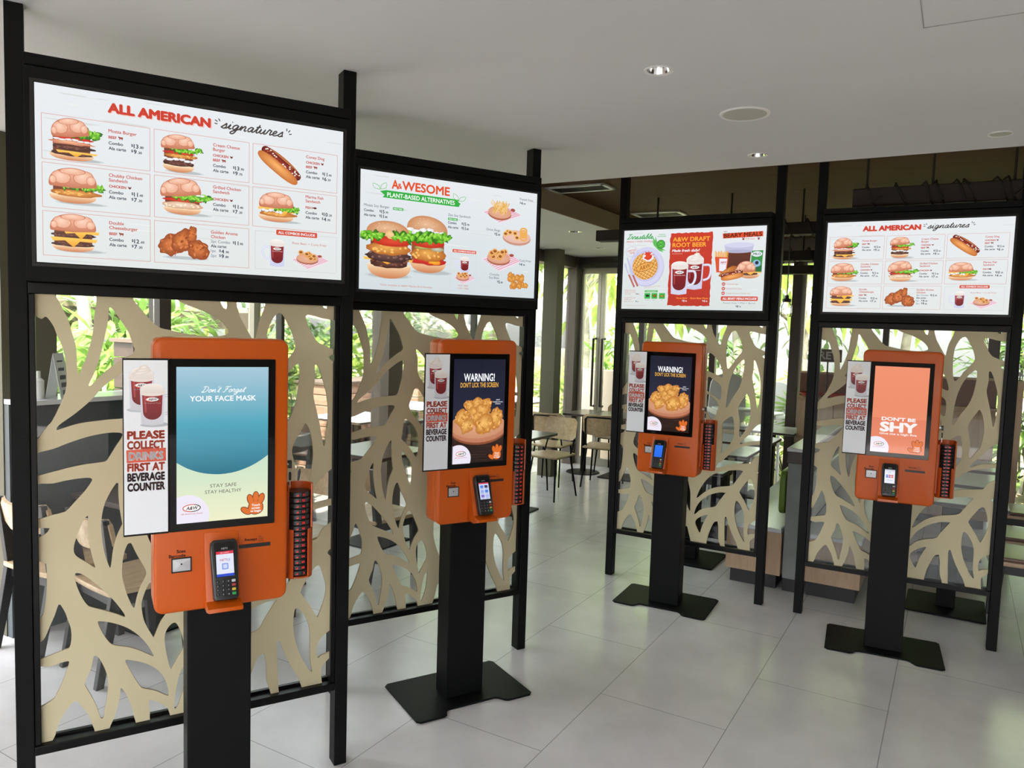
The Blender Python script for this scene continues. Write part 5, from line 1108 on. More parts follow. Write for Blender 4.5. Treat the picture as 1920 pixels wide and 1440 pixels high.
def payment_terminal(i, cu, screen, kname):
    x, y, a = KIO[i]; m = Matrix.Translation((x, y, 0)) @ Matrix.Rotation(a, 4, 'Z')
    tilt = math.radians(19.4)
    t = empty('payment_terminal', (0, 0, 0), 0, 'black card payment terminal ' + screen[1], 'payment terminal', 'card terminals on the kiosks')
    t.matrix_world = m @ Matrix.Translation((cu, -0.0885, 0.9135)) @ Matrix.Rotation(-tilt, 4, 'X')
    # local: x across, z up along the face, -y out of the face
    bm = nb(); pts = [(-0.036, 0.008), (-0.031, 0.0), (0.031, 0.0), (0.036, 0.008), (0.0385, 0.10), (0.0405, 0.150), (0.038, 0.172), (0.030, 0.180), (-0.030, 0.180), (-0.038, 0.172), (-0.0405, 0.150), (-0.0385, 0.10)]
    add_prism(bm, pts, 0.0, 0.030, 'y', bev=0.005, seg=3); obj('body', bm, 'black_plastic', t, 40)
    bm = nb(); add_prism(bm, rrect_pts(-0.030, 0.030, 0.148, 0.172, 0.006, 3), -0.0015, 0.002, 'y'); obj('contactless_pad', bm, 'black_glass', t)
    bm = nb(); add_prism(bm, rrect_pts(-0.029, 0.029, 0.068, 0.147, 0.003, 3), -0.0012, 0.002, 'y'); s = obj('screen', bm, 'black_glass', t)
    terminal_picture(s, screen[0], (0, -0.0016, 0.107))
    text_obj([('NETS', 0, 0.150, 0.0055, 'C', 0.02)], 'lettering', 'white_ink', t, (0, -0.0018, 0))
    bm = nb(); it = []
    for r in range(4):
        for c in range(4):
            xx, zz = -0.024 + c * 0.0155, 0.055 - r * 0.0125
            add_box(bm, xx - 0.0056, xx + 0.0056, -0.0022, 0.001, zz - 0.004, zz + 0.004, bev=0.0012, seg=1, mi=(0 if c < 3 else (1, 2, 3, 4)[r]))
            if c < 3: it.append(('123456789 0 '[r * 3 + c] if r < 3 else ('*', '0', '#')[c], xx, zz - 0.002, 0.0042, 'C', 0.01))
    obj('keypad', bm, ['black_plastic', 'silver', mat('key_red', (0.35, 0.03, 0.02, 1)), mat('key_yellow', (0.55, 0.42, 0.02, 1)), mat('key_green', (0.02, 0.32, 0.08, 1))], t)
    text_obj(it, 'key_numbers', 'white_ink', t, (0, -0.0026, 0))
    bm = nb(); add_tube(bm, [(-0.018, 0.02, 0.172), (-0.022, 0.024, 0.190), (-0.012, 0.03, 0.205), (0.002, 0.034, 0.200), (0.004, 0.034, 0.182)], 0.0035, 8)
    obj('cable', bm, 'black_plastic', t, 60)
def keys(i, label):
    x, y, a = KIO[i]; m = Matrix.Translation((x, y, 0)) @ Matrix.Rotation(a, 4, 'Z')
    t = empty('kiosk_keys', (0, 0, 0), 0, label, 'keys', 'keys hanging from the kiosk locks'); t.matrix_world = m @ Matrix.Translation((0.205, 0.06, 1.288))
    bm = nb(); add_prism(bm, rrect_pts(-0.011, 0.011, -0.013, 0.013, 0.006, 3), 0.004, 0.014, 'x', bev=0.001, seg=1); obj('key_head', bm, 'black_plastic', t)
    bm = nb(); add_box(bm, -0.006, 0.005, -0.003, 0.003, -0.003, 0.003); obj('inserted_blade', bm, 'steel', t)
    bm = nb(); add_tube(bm, [(0.010 + 0.008 * math.cos(q), 0, -0.016 + 0.012 * math.sin(q)) for q in [2 * PI * k / 14 for k in range(15)]], 0.0011, 6); obj('ring', bm, 'steel', t, 60)
    bm = nb(); add_prism(bm, rrect_pts(-0.010, 0.010, -0.054, -0.026, 0.006, 3), 0.0075, 0.0125, 'x', bev=0.001, seg=1); obj('spare_key_head', bm, 'black_plastic', t)
    bm = nb(); add_prism(bm, [(-0.0035, -0.0545), (0.0035, -0.0545), (0.0035, -0.078), (0.0, -0.083), (-0.0035, -0.078)], 0.009, 0.011, 'x'); obj('spare_key_blade', bm, 'steel', t)
PROTO = {}
def kiosk(i, screen_fn, cu, term, label):
    x, y, a = KIO[i]; t = empty('order_kiosk', (x, y, 0), a, label, 'order kiosk', 'orange self order kiosks')
    # floor plate with a step in its front edge, and the column
    pts = [(-0.283, 0.335), (0.283, 0.335), (0.300, 0.318), (0.300, -0.055), (0.283, -0.072), (0.168, -0.072), (0.152, -0.062), (0.130, -0.030), (0.115, -0.022), (-0.125, -0.022), (-0.138, -0.030), (-0.152, -0.062), (-0.168, -0.072), (-0.283, -0.072), (-0.300, -0.055), (-0.300, 0.318)]
    bm = nb(); add_prism(bm, pts, 0.0, 0.010, 'z', bev=0.002, seg=1); obj('base_plate', bm, 'black', t)
    bm = nb(); add_box(bm, -0.0966, 0.0966, 0.064, 0.176, 0.0101, 0.8618, bev=0.003, seg=2); obj('column', bm, 'black', t)
    bm = nb()
    add_prism(bm, rrect_pts(-0.1947, 0.1947, 0.8623, 1.6962, 0.028, 6), 0.0, 0.042, 'y', bev=0.009, seg=3)
    add_prism(bm, rrect_pts(-0.192, 0.192, 0.865, 1.6935, 0.026, 6), 0.040, 0.048, 'y')
    add_prism(bm, rrect_pts(-0.1947, 0.1947, 0.8623, 1.6962, 0.028, 6), 0.046, 0.126, 'y', bev=0.008, seg=3)
    obj('body', bm, 'orange', t, 35)
    bm = nb(); add_prism(bm, rrect_pts(-0.1528, 0.1535, 1.1135, 1.6335, 0.003, 2), -0.0042, 0.002, 'y', bev=0.001, seg=1); sc = obj('touchscreen', bm, 'black_glass', t)
    screen_fn(sc, (-0.0005, -0.0046, 1.37355))
    bm = nb(); add_prism(bm, [(-0.2745, 1.114), (-0.1536, 1.114), (-0.1536, 1.6345), (-0.2745, 1.6345)], -0.009, 0.0002, 'y', bev=0.001, seg=1); bn = obj('banner_board', bm, 'black_frame', t)
    banner_picture(bn, (-0.2141, -0.0093, 1.3745))
    # barcode reader
    bm = nb()
    for q in ((-0.147, -0.0905, 1.029, 1.0325), (-0.147, -0.0905, 0.9875, 0.991), (-0.147, -0.1435, 0.991, 1.029), (-0.094, -0.0905, 0.991, 1.029)): add_box(bm, q[0], q[1], -0.003, 0.001, q[2], q[3])
    bs = obj('barcode_reader', bm, 'dark_slot', t)
    bm = nb(); o4 = [bm.verts.new(p) for p in ((-0.1435, -0.001, 0.991), (-0.094, -0.001, 0.991), (-0.094, -0.001, 1.029), (-0.1435, -0.001, 1.029))]; i4 = [bm.verts.new(p) for p in ((-0.124, -0.0028, 1.008), (-0.114, -0.0028, 1.008), (-0.114, -0.0028, 1.016), (-0.124, -0.0028, 1.016))]
    for k in range(4): bm.faces.new((o4[k], o4[(k + 1) % 4], i4[(k + 1) % 4], i4[k]))
    bm.faces.new(i4); bmesh.ops.recalc_face_normals(bm, faces=bm.faces); obj('reader_window', bm, 'silver', bs)
    bm = nb(); add_cyl(bm, (-0.119, -0.0027, 1.013), (-0.119, -0.0034, 1.013), 0.0026, seg=12); obj('lens', bm, 'dark_slot', bs)
    text_obj([('Scan', -0.1075, 1.0475, 0.0095, 'R', 0.035), ('Barcode', -0.1075, 1.0345, 0.0095, 'R', 0.035)], 'barcode_lettering', 'dark_ink', t, (0, -0.0006, 0))
    text_obj([('Receipt', 0.1015, 1.0625, 0.0085, 'R', 0.03)], 'receipt_lettering', 'dark_ink', t, (0, -0.0006, 0))
    bm = nb()
    for q in ((0.107, 0.1195, 1.0575, 1.0588), (0.107, 0.1083, 1.0588, 1.0745), (0.1182, 0.1195, 1.0588, 1.0700), (0.107, 0.115, 1.0732, 1.0745), (0.111, 0.116, 1.0625, 1.0632), (0.111, 0.116, 1.065, 1.0657), (0.111, 0.116, 1.0675, 1.0682)): add_box(bm, q[0], q[1], -0.0008, 0.0005, q[2], q[3])
    obj('receipt_mark', bm, 'dark_ink', t)
    bm = nb(); add_box(bm, 0.0445, 0.1420, -0.0022, 0.001, 1.0405, 1.0525, bev=0.001, seg=1); add_box(bm, 0.047, 0.1395, -0.0028, -0.0015, 1.0455, 1.0475, mi=1); obj('receipt_slot', bm, ['black_plastic', 'dark_slot'], t)
    # sloping cradle with a lip
    pr = [(0.02, 1.101), (-0.0015, 1.101), (-0.059, 0.905), (-0.103, 0.895), (-0.105, 0.884), (-0.055, 0.870), (0.02, 0.872)]
    bm = nb(); add_prism(bm, [(p[0], p[1]) for p in pr], cu - 0.050, cu + 0.050, 'x', bev=0.003, seg=2); obj('terminal_cradle', bm, 'orange', t, 35)
    # round holder for the table trackers
    bm = nb(); cx, cy = 0.2445, 0.062
    arc_shell(bm, cx, cy, 0.0405, 0.0455, math.radians(60), 1.075, 1.2215); arc_shell(bm, cx, cy, 0.0405, 0.0455, math.radians(33), 0.912, 1.0751)
    add_cyl(bm, (cx, cy, 0.9125), (cx, cy, 0.917), 0.0415, seg=28); add_box(bm, 0.1945, 0.204, 0.04, 0.088, 0.93, 1.20)
    obj('tracker_holder', bm, 'orange_in', t, 35)
    bm = nb(); add_cyl(bm, (0.1945, 0.06, 1.288), (0.1995, 0.06, 1.288), 0.009, seg=18); obj('lock', bm, 'steel', t)
    m = Matrix.Translation((x, y, 0)) @ Matrix.Rotation(a, 4, 'Z')
    for k in range(15):
        w_ = m @ Vector((cx, cy, 1.1995 - 0.0187 - k * 0.01868 + 0.0006))
        tracker(NUMS[i][k], w_, a, '%s red-numbered table tracker held by %s' % (ORD[k], KN[i]), 'table trackers in the holder of ' + KN[i])
    payment_terminal(i, cu + 0.004, term, KN[i])
    return t
kiosk(1, mask_screen, -0.006, ('nets', 'with white screen and red header, on the nearest kiosk'), 'nearest orange order kiosk, screen reads YOUR FACE MASK on teal')
kiosk(2, warning_screen, 0.007, ('grid', 'with lilac icon screen, on the second kiosk from the left'), 'orange order kiosk reading WARNING over fried chicken, before the plant-based menu')
kiosk(3, warning_screen, -0.044, ('blue', 'with plain blue screen, on the third kiosk from the left'), 'orange order kiosk reading WARNING, below the waffle and root beer menu')
kiosk(4, shy_screen, -0.032, ('cards', 'with pale screen of coloured cards, on the kiosk farthest right'), "orange order kiosk with coral screen reading DON'T BE SHY")
keys(1, 'black headed keys hanging from the lock of the nearest kiosk'); keys(3, 'keys hanging from the lock of the third kiosk from the left'); keys(4, 'keys hanging from the lock of the kiosk farthest right')

# ================================================================ dining furniture
def curved_sheet(bm, wd, ht, th, bend, m, rows=6, cols=8, corner=0.04):
    """thin bent plywood sheet in local x-z, bulging along +y; rounded corners"""
    G = []
    for side in (0, 1):
        g = []
        for r in range(rows + 1):
            row = []
            for c in range(cols + 1):
                u, v = c / cols * 2 - 1, r / rows
                sh = 1.0
                d = min(v, 1 - v) * ht
                if d < corner: sh = 1 - (corner - math.sqrt(max(0, corner ** 2 - (corner - d) ** 2))) / (wd / 2)
                x = u * wd / 2 * sh; row.append(bm.verts.new(m @ Vector((x, bend * (1 - u * u) * -1 + (th if side else 0), v * ht))))
            g.append(row)
        G.append(g)
    fs = []
    for s_ in (0, 1):
        for r in range(rows):
            for c in range(cols): fs.append(bm.faces.new((G[s_][r][c], G[s_][r][c + 1], G[s_][r + 1][c + 1], G[s_][r + 1][c])))
    for r in range(rows):
        for c in (0, cols): fs.append(bm.faces.new((G[0][r][c], G[0][r + 1][c], G[1][r + 1][c], G[1][r][c])))
    for c in range(cols):
        for r in (0, rows): fs.append(bm.faces.new((G[0][r][c], G[0][r][c + 1], G[1][r][c + 1], G[1][r][c])))
    bmesh.ops.recalc_face_normals(bm, faces=fs)
def seat_outline(wd, dp, front_r, back_r):
    x, y = wd / 2, dp / 2
    return smooth_closed([(-x * 0.92, -y), (0, -y - 0.012), (x * 0.92, -y), (x, -y + front_r), (x * 0.96, 0), (x * 0.88, y - back_r), (x * 0.78, y), (-x * 0.78, y), (-x * 0.88, y - back_r), (-x * 0.96, 0), (-x, -y + front_r)], 4)
# chairs face local -y
def cafe_chair():
    t = empty('plywood_chair')
    bm = nb(); add_prism(bm, seat_outline(0.42, 0.41, 0.06, 0.06), 0.44, 0.458, 'z', bev=0.004, seg=2); obj('seat', bm, 'plywood_pale', t, 40)
    bm = nb(); curved_sheet(bm, 0.40, 0.235, 0.013, -0.045, Matrix.Translation((0, 0.155, 0.595)) @ Matrix.Rotation(math.radians(-9), 4, 'X')); obj('backrest', bm, 'plywood_pale', t, 40)
    for sx in (-1, 1):
        bm = nb(); add_tube(bm, [(sx * 0.165, -0.15, 0.44), (sx * 0.195, -0.195, 0.0)], [0.011, 0.009], 8); obj('leg', bm, 'black', t, 60)
        bm = nb(); add_tube(bm, [(sx * 0.155, 0.14, 0.44), (sx * 0.185, 0.235, 0.0)], [0.011, 0.009], 8); obj('leg', bm, 'black', t, 60)
    bm = nb(); add_tube(bm, [(-0.165, 0.12, 0.436), (-0.165, 0.19, 0.60), (-0.160, 0.222, 0.77), (-0.13, 0.245, 0.795), (0.13, 0.245, 0.795), (0.160, 0.222, 0.77), (0.165, 0.19, 0.60), (0.165, 0.12, 0.436)], 0.009, 8); obj('back_frame', bm, 'black', t, 60)
    bm = nb(); add_tube(bm, [(-0.165, -0.15, 0.432), (-0.16, 0.14, 0.432), (0.16, 0.14, 0.432), (0.165, -0.15, 0.432), (-0.165, -0.15, 0.432)], 0.009, 8); obj('seat_frame', bm, 'black', t, 60)
    return t
def timber_chair(seat_m, dark=False):
    wd = 'brown_panel' if dark else 'plywood'
    t = empty('timber_chair')
    bm = nb(); add_prism(bm, seat_outline(0.44, 0.43, 0.07, 0.05), 0.425, 0.452, 'z', bev=0.006, seg=2); obj('seat', bm, wd if seat_m is None else 'oak_panel', t, 40)
    if seat_m:
        bm = nb(); add_prism(bm, seat_outline(0.41, 0.39, 0.07, 0.05), 0.452, 0.474, 'z', bev=0.008, seg=3); obj('seat_pad', bm, seat_m, t, 40)
    bm = nb(); curved_sheet(bm, 0.42, 0.15, 0.018, -0.05, Matrix.Translation((0, 0.175, 0.655)) @ Matrix.Rotation(math.radians(-12), 4, 'X'), corner=0.03); obj('backrest', bm, wd, t, 40)
    for sx in (-1, 1):
        bm = nb(); add_prism(bm, [(-0.20, 0.0), (-0.165, 0.0), (-0.135, 0.425), (-0.195, 0.425)], sx * 0.185 - 0.017, sx * 0.185 + 0.017, 'x', bev=0.002, seg=1); obj('leg', bm, 'plinth', t)
        bm = nb(); add_prism(bm, [(0.245, 0.0), (0.280, 0.0), (0.205, 0.44), (0.245, 0.80), (0.215, 0.80), (0.15, 0.44)], sx * 0.185 - 0.017, sx * 0.185 + 0.017, 'x', bev=0.002, seg=1); obj('leg', bm, 'plinth', t)
    bm = nb(); add_box(bm, -0.168, 0.168, -0.17, -0.145, 0.37, 0.424); add_box(bm, -0.168, 0.168, 0.165, 0.19, 0.37, 0.424)
    add_box(bm, -0.19, -0.168, -0.16, 0.18, 0.37, 0.424); add_box(bm, 0.168, 0.19, -0.16, 0.18, 0.37, 0.424); obj('seat_rail', bm, 'plinth', t)
    return t
def cafe_table(la, lb, top='laminate', round_base=False, foot=0.42, post=0.035):
    t = empty('cafe_table')
    bm = nb(); add_box(bm, -la / 2, la / 2, -lb / 2, lb / 2, 0.725, 0.752, bev=0.003, seg=1)
    for f in bm.faces:
        if abs(f.normal.z) < 0.5: f.material_index = 1
    obj('tabletop', bm, [top, 'laminate_edge'], t)
    bm = nb()
    if round_base: add_cyl(bm, (0, 0, 0.015), (0, 0, 0.725), 0.035, seg=16)
    else: add_box(bm, -post, post, -post, post, 0.012, 0.725, bev=0.003, seg=1)
    obj('pedestal', bm, 'black', t)
    bm = nb()
    if round_base: add_lathe(bm, [(0.0, 0.018), (0.05, 0.018), (0.20, 0.010), (0.21, 0.0), (0.0, 0.0)], seg=28)
    else: add_prism(bm, rrect_pts(-foot / 2, foot / 2, -foot / 2, foot / 2, 0.02, 4), 0.0, 0.012, 'z', bev=0.002, seg=1)
    obj('base_plate', bm, 'black', t, 30)
    return t
def put(proto, a, b, turn, label, cat, group, z=0.0):
    """first use places the prototype, later ones copy it"""
    o = proto if not proto.get('label') else copy_tree(proto)
    o.location = bw(a, b, z); o.rotation_euler = (0, 0, TH + turn); tag(o, label, cat, group); return o
G_CH, G_TB = 'pale plywood chairs in the dining room', 'dark dining tables'
FWD, BACK, LEFT, RIGHT = PI, 0.0, -PI / 2, PI / 2       # local -y turned to +e2, -e2, -e1, +e1
cc = cafe_chair(); tc_ = timber_chair(None); tb = cafe_table(0.66, 0.62)
# tables along the left facade
put(tb, -3.92, 2.68, 0, 'dark dining table by the slate wall behind the nearest menu stand', 'table', G_TB)
put(tb, -3.98, 4.64, 0, 'dark dining table behind the second menu stand, against the glass', 'table', G_TB)
put(tb, -3.64, 6.22, 0, 'dark table with near corner beside the plant-based menu stand post', 'table', G_TB)
put(tb, -3.44, 8.47, 0, 'dark table on a square black plate nearest the glass doors', 'table', G_TB)
t4 = cafe_table(0.31, 0.6, round_base=True); put(t4, -3.93, 8.47, 0, 'narrow dark table on a round foot beside the olive corner column', 'table', G_TB)
put(cc, -3.62, 6.99, BACK - 0.12, 'plywood chair facing us behind the table by the plant-based stand', 'chair', G_CH)
put(cc, -3.42, 7.90, FWD + 0.15, 'plywood chair with its back to us at the square-footed table', 'chair', G_CH)
put(cc, -3.95, 7.66, FWD + 0.1, 'plywood chair with its back to us beside the olive column', 'chair', G_CH)
put(cc, -3.62, 8.74, BACK, 'plywood chair across the table in front of the glass doors', 'chair', G_CH)
put(cc, -3.05, 8.72, BACK, 'plywood chair mostly behind the third menu stand, far side of the door table', 'chair', G_CH)
put(cc, -3.62, 5.72, FWD, 'plywood chair half hidden by the plant-based stand post, near table edge', 'chair', G_CH)
put(tc_, -4.07, 2.24, FWD + 0.05, 'black legged timber chair at the left edge behind the nearest stand', 'chair', 'timber chairs behind the two left stands')
put(tc_, -3.54, 2.29, FWD - 0.12, 'black legged timber chair with broad oak seat behind the nearest kiosk', 'chair', 'timber chairs behind the two left stands')
put(tc_, -3.42, 4.02, FWD - 0.1, 'black legged timber chair behind the lower lattice of the second stand', 'chair', 'timber chairs behind the two left stands')
put(tc_, -3.50, 3.32, BACK, 'black legged timber chair with its back to the glass, right of the nearest kiosk', 'chair', 'timber chairs behind the two left stands')
# tables seen behind the two right stands
pale = cafe_table(0.60, 0.62, 'white_top', foot=0.46, post=0.055)
G_W = 'white topped tables behind the two right stands'
put(pale, -1.72, 5.76, 0, 'white topped table nearest behind the third menu stand', 'table', G_W)
put(pale, -1.76, 6.66, 0, 'white topped table second from the third menu stand', 'table', G_W)
put(pale, -1.76, 7.45, 0, 'white topped table third from the third menu stand', 'table', G_W)
put(pale, -1.72, 8.48, 0, 'white topped table farthest back, by the brown window post', 'table', G_W)
put(pale, 0.02, 5.72, 0, 'white topped table nearest behind the fourth menu stand', 'table', G_W)
put(pale, 0.02, 6.48, 0, 'white topped table second behind the fourth menu stand', 'table', G_W)
put(pale, 0.02, 7.26, 0, 'white topped table third behind the fourth menu stand', 'table', G_W)
dk = timber_chair(None, True); G_D = 'dark timber chairs behind the third stand'
for k, (a, b) in enumerate(((-2.02, 7.08), (-2.05, 7.92))):
    put(dk, a, b, RIGHT, '%s of two dark timber chairs behind the third menu stand' % ('nearer', 'farther')[k], 'chair', G_D)
lc = timber_chair('seat_leather'); G_L = 'oak chairs with brown leather seats'
put(lc, 0.45, 5.56, LEFT, 'leather seated oak chair nearest beside the right post of the fourth stand', 'chair', G_L)
put(lc, 0.47, 6.14, LEFT, 'leather seated oak chair second from the right post of the fourth stand', 'chair', G_L)
put(lc, 0.52, 7.05, LEFT, 'leather seated oak chair farthest from the right post of the fourth stand', 'chair', G_L)

# ---------------------------------------------------------------- half wall with two booth benches
t = empty('booth_half_wall', bw(-0.915, 6.3, 0), TH, 'grey half wall with white top between the two right menu stands', 'half wall')
bm = nb(); add_box(bm, -0.045, 0.045, -0.92, 1.2, 0.095, 0.895); obj('wall_body', bm, 'concrete', t)
bm = nb(); add_box(bm, -0.05, 0.06, -0.935, 1.2, 0.896, 0.975, bev=0.002, seg=1); obj('fascia', bm, 'brown_panel', t)
bm = nb(); add_box(bm, -0.055, 0.075, -0.94, 1.21, 0.976, 1.0, bev=0.003, seg=1); obj('top_slab', bm, 'white_top', t)
bm = nb(); add_box(bm, -0.045, 0.045, -0.90, 1.2, 0.0, 0.094); obj('plinth', bm, 'plinth', t)
def bench(a0, a1, pad_side, padm, label):
    t = empty('booth_bench', bw((a0 + a1) / 2, 6.3, 0), TH, label, 'bench', 'oak booth benches either side of the half wall'); w2 = (a1 - a0) / 2
    bm = nb(); add_box(bm, -w2, w2, -0.92, 1.0, 0.10, 0.40, bev=0.002, seg=1); obj('front_panel', bm, 'oak_panel', t)
    bm = nb(); add_box(bm, -w2 + 0.03, w2 - 0.03, -0.89, 0.98, 0.0, 0.0995); obj('plinth', bm, 'plinth', t)
    bm = nb(); add_box(bm, -w2 - 0.01, w2, -0.935, 1.0, 0.401, 0.432, bev=0.008, seg=2); obj('seat', bm, 'white_top', t)
    bm = nb(); x = pad_side * (w2 - 0.025)
    add_prism(bm, rrect_pts(-0.86, 0.98, 0.52, 0.82, 0.05, 5), x - 0.022, x + 0.022, 'x', bev=0.012, seg=3); obj('back_pad', bm, padm, t, 40)
bench(-1.35, -0.975, 1, 'green_pad', 'oak booth bench with green back pad left of the half wall'); bench(-0.835, -0.47, -1, 'grey_pad', 'oak booth bench with pale back pad behind the fourth menu stand')
# ---------------------------------------------------------------- back row: cabinets, sign, high chairs
def cabinet(a0, a1, b0, b1, h, label, doors):
    t = empty('service_cabinet', bw((a0 + a1) / 2, (b0 + b1) / 2, 0), TH, label, 'cabinet'); w2, d2 = (a1 - a0) / 2, (b1 - b0) / 2
    bm = nb(); add_box(bm, -w2, w2, -d2, d2, 0.08, 1.12); obj('body', bm, 'oak_panel', t)
    bm = nb(); add_box(bm, -w2 + 0.03, w2 - 0.03, -d2 + 0.03, d2, 0, 0.0795); obj('plinth', bm, 'plinth', t)
    for k in range(doors):
        x0, x1 = -w2 + k * 2 * w2 / doors + 0.004, -w2 + (k + 1) * 2 * w2 / doors - 0.004
        bm = nb(); add_box(bm, x0, x1, -d2 - 0.018, -d2 - 0.001, 0.09, 1.10, bev=0.002, seg=1); d = obj('door', bm, 'oak_panel', t)
        bm = nb(); xx = x1 - 0.03 if k % 2 == 0 else x0 + 0.03; add_box(bm, xx - 0.006, xx + 0.006, -d2 - 0.034, -d2 - 0.018, 0.62, 0.80); obj('handle', bm, 'alu_dark', d)
    bm = nb(); add_box(bm, -w2 - 0.01, w2 + 0.01, -d2 - 0.025, d2, 1.121, 1.145, bev=0.002, seg=1); obj('counter_slab', bm, 'plywood_pale', t)
    bm = nb(); add_box(bm, -w2, w2, -d2 + 0.05, -d2 + 0.08, 1.146, h); obj('back_board', bm, 'leather', t)
    bm = nb(); add_box(bm, -w2, w2, -d2 + 0.04, -d2 + 0.09, h + 0.0005, h + 0.022); obj('cap_rail', bm, 'plywood_pale', t)
    return t
cabinet(-1.42, -0.72, 8.30, 8.75, 1.38, 'oak service cabinet with brown board under the RET sign', 2)
cabinet(-0.66, 0.32, 8.30, 8.75, 1.40, 'oak service cabinet seen behind the fourth kiosk, right of the RET sign', 2)
t = empty('tray_sign', bw(-1.16, 8.33, 1.146), TH, 'small dark RET sign on a stem upon the oak cabinet', 'sign')
bm = nb(); add_lathe(bm, [(0, 0), (0.05, 0), (0.05, 0.008), (0.008, 0.014), (0.008, 0.37)], seg=18); obj('stem', bm, 'alu_dark', t, 40)
bm = nb(); add_box(bm, -0.13, 0.13, -0.012, 0.012, 0.36, 0.49, bev=0.003, seg=1); pl = obj('board', bm, 'brown_panel', t)
text_obj([('RET', -0.085, 0.39, 0.075, 'L', 0.03)], 'lettering', 'white_ink', pl, (0, -0.0128, 0))
for k, (da, lab) in enumerate(((-0.10, 'left red serving bowl on the oak cabinet below the RET sign'), (0.16, 'right red serving bowl on the oak cabinet near the fourth kiosk banner'))):
    bm = nb(); add_lathe(bm, [(0.0, 0.0), (0.07, 0.0), (0.13, 0.045), (0.125, 0.047), (0.068, 0.006), (0.0, 0.006)], seg=24); o = tag(obj('serving_bowl', bm, 'red_plastic', None, 40), lab, 'bowl', 'red bowls on the oak cabinet'); o.location = bw(-1.18 + da, 8.215 , 1.1455)
t = empty('tall_oak_panel', bw(0.45, 7.9, 0), TH, 'tall narrow oak panel right of the fourth menu stand', 'panel')
bm = nb(); add_box(bm, -0.03, 0.03, -0.25, 0.25, 0.0, 1.42, bev=0.002, seg=1); obj('board', bm, 'oak_panel', t); bm = nb(); add_box(bm, -0.036, 0.036, -0.256, 0.256, 1.4205, 1.44); obj('cap_rail', bm, 'plywood_pale', t)
t = empty('shade_lamp', bw(0.45, 7.72, 1.4405), 0, 'small white shaded lamp on the tall oak panel', 'lamp')
bm = nb(); add_lathe(bm, [(0, 0), (0.025, 0), (0.025, 0.006), (0.005, 0.01), (0.005, 0.05)], seg=14); obj('base', bm, 'alu_dark', t, 40); bm = nb(); add_lathe(bm, [(0.035, 0.04), (0.008, 0.075), (0.0, 0.076)], seg=18); obj('lamp_shade', bm, 'white_plastic', t, 40)
def high_chair():
    t = empty('baby_high_chair')
    bm = nb(); add_prism(bm, smooth_closed([(-0.19, 0.80), (-0.20, 1.05), (-0.17, 1.26), (0, 1.33), (0.17, 1.26), (0.20, 1.05), (0.19, 0.80), (0, 0.78)], 4), 0.13, 0.16, 'y', bev=0.008, seg=2); obj('backrest', bm, 'white_plastic', t, 40)
    bm = nb(); add_box(bm, -0.19, 0.19, -0.16, 0.16, 0.74, 0.78, bev=0.012, seg=2); obj('seat', bm, 'white_plastic', t, 40)
    bm = nb(); add_box(bm, -0.23, 0.23, -0.38, -0.12, 0.955, 0.985, bev=0.012, seg=2); obj('tray', bm, 'white_plastic', t, 40)
    for sx in (-1, 1):
        bm = nb(); add_box(bm, sx * 0.20 - 0.018, sx * 0.20 + 0.018, -0.30, 0.15, 0.90, 0.955, bev=0.01, seg=2); obj('armrest', bm, 'white_plastic', t, 40)
        for y0, y1 in ((-0.13, -0.28), (0.13, 0.28)):
            bm = nb(); add_tube(bm, [(sx * 0.17, y0, 0.75), (sx * 0.27, y1, 0.0)], 0.018, 8); obj('leg', bm, 'white_plastic', t, 60)
    bm = nb(); add_box(bm, -0.19, 0.19, -0.22, -0.18, 0.40, 0.43, bev=0.008, seg=1); obj('footrest', bm, 'white_plastic', t)
    return t
hc = high_chair(); put(hc, -2.12, 8.30, BACK + 0.5, 'white baby high chair behind the third kiosk and its lattice', 'high chair', 'white baby high chairs')
put(hc, -1.95, 9.65, BACK - 0.3, 'white baby high chair outside the glass, beside the fan-leaved plant', 'high chair', 'white baby high chairs', -0.14)
# things on the slate ledge at the left
bm = nb(); add_lathe(bm, [(0, 0), (0.028, 0), (0.028, 0.10), (0.012, 0.115), (0.012, 0.15), (0.0, 0.152)], seg=18); o = tag(obj('sauce_bottle', bm, 'white_plastic', None, 40), 'white squeeze bottle on the ledge behind the top left of the lattice', 'bottle'); o.location = bw(-4.24, 2.200, 1.2955)
t = empty('menu_card', bw(-4.25, 2.310, 1.2955), TH + PI / 2 + 0.5, 'white folded menu card with grey pictures on the ledge behind the lattice', 'menu card')
bm = nb(); add_prism(bm, [(-0.045, 0.0), (-0.042, 0.0), (0.0, 0.235), (0.042, 0.0), (0.045, 0.0), (0.0, 0.245)], -0.045, 0.045, 'x'); obj('card', bm, 'white_paper', t)
bm = nb()
for k in range(5): add_box(bm, -0.025, 0.025, -0.044 + 0.0365 * k * 0.24, -0.0435 + 0.0365 * k * 0.24, 0.02 + 0.04 * k, 0.045 + 0.04 * k)
obj('printed_pictures', bm, 'slate', t)

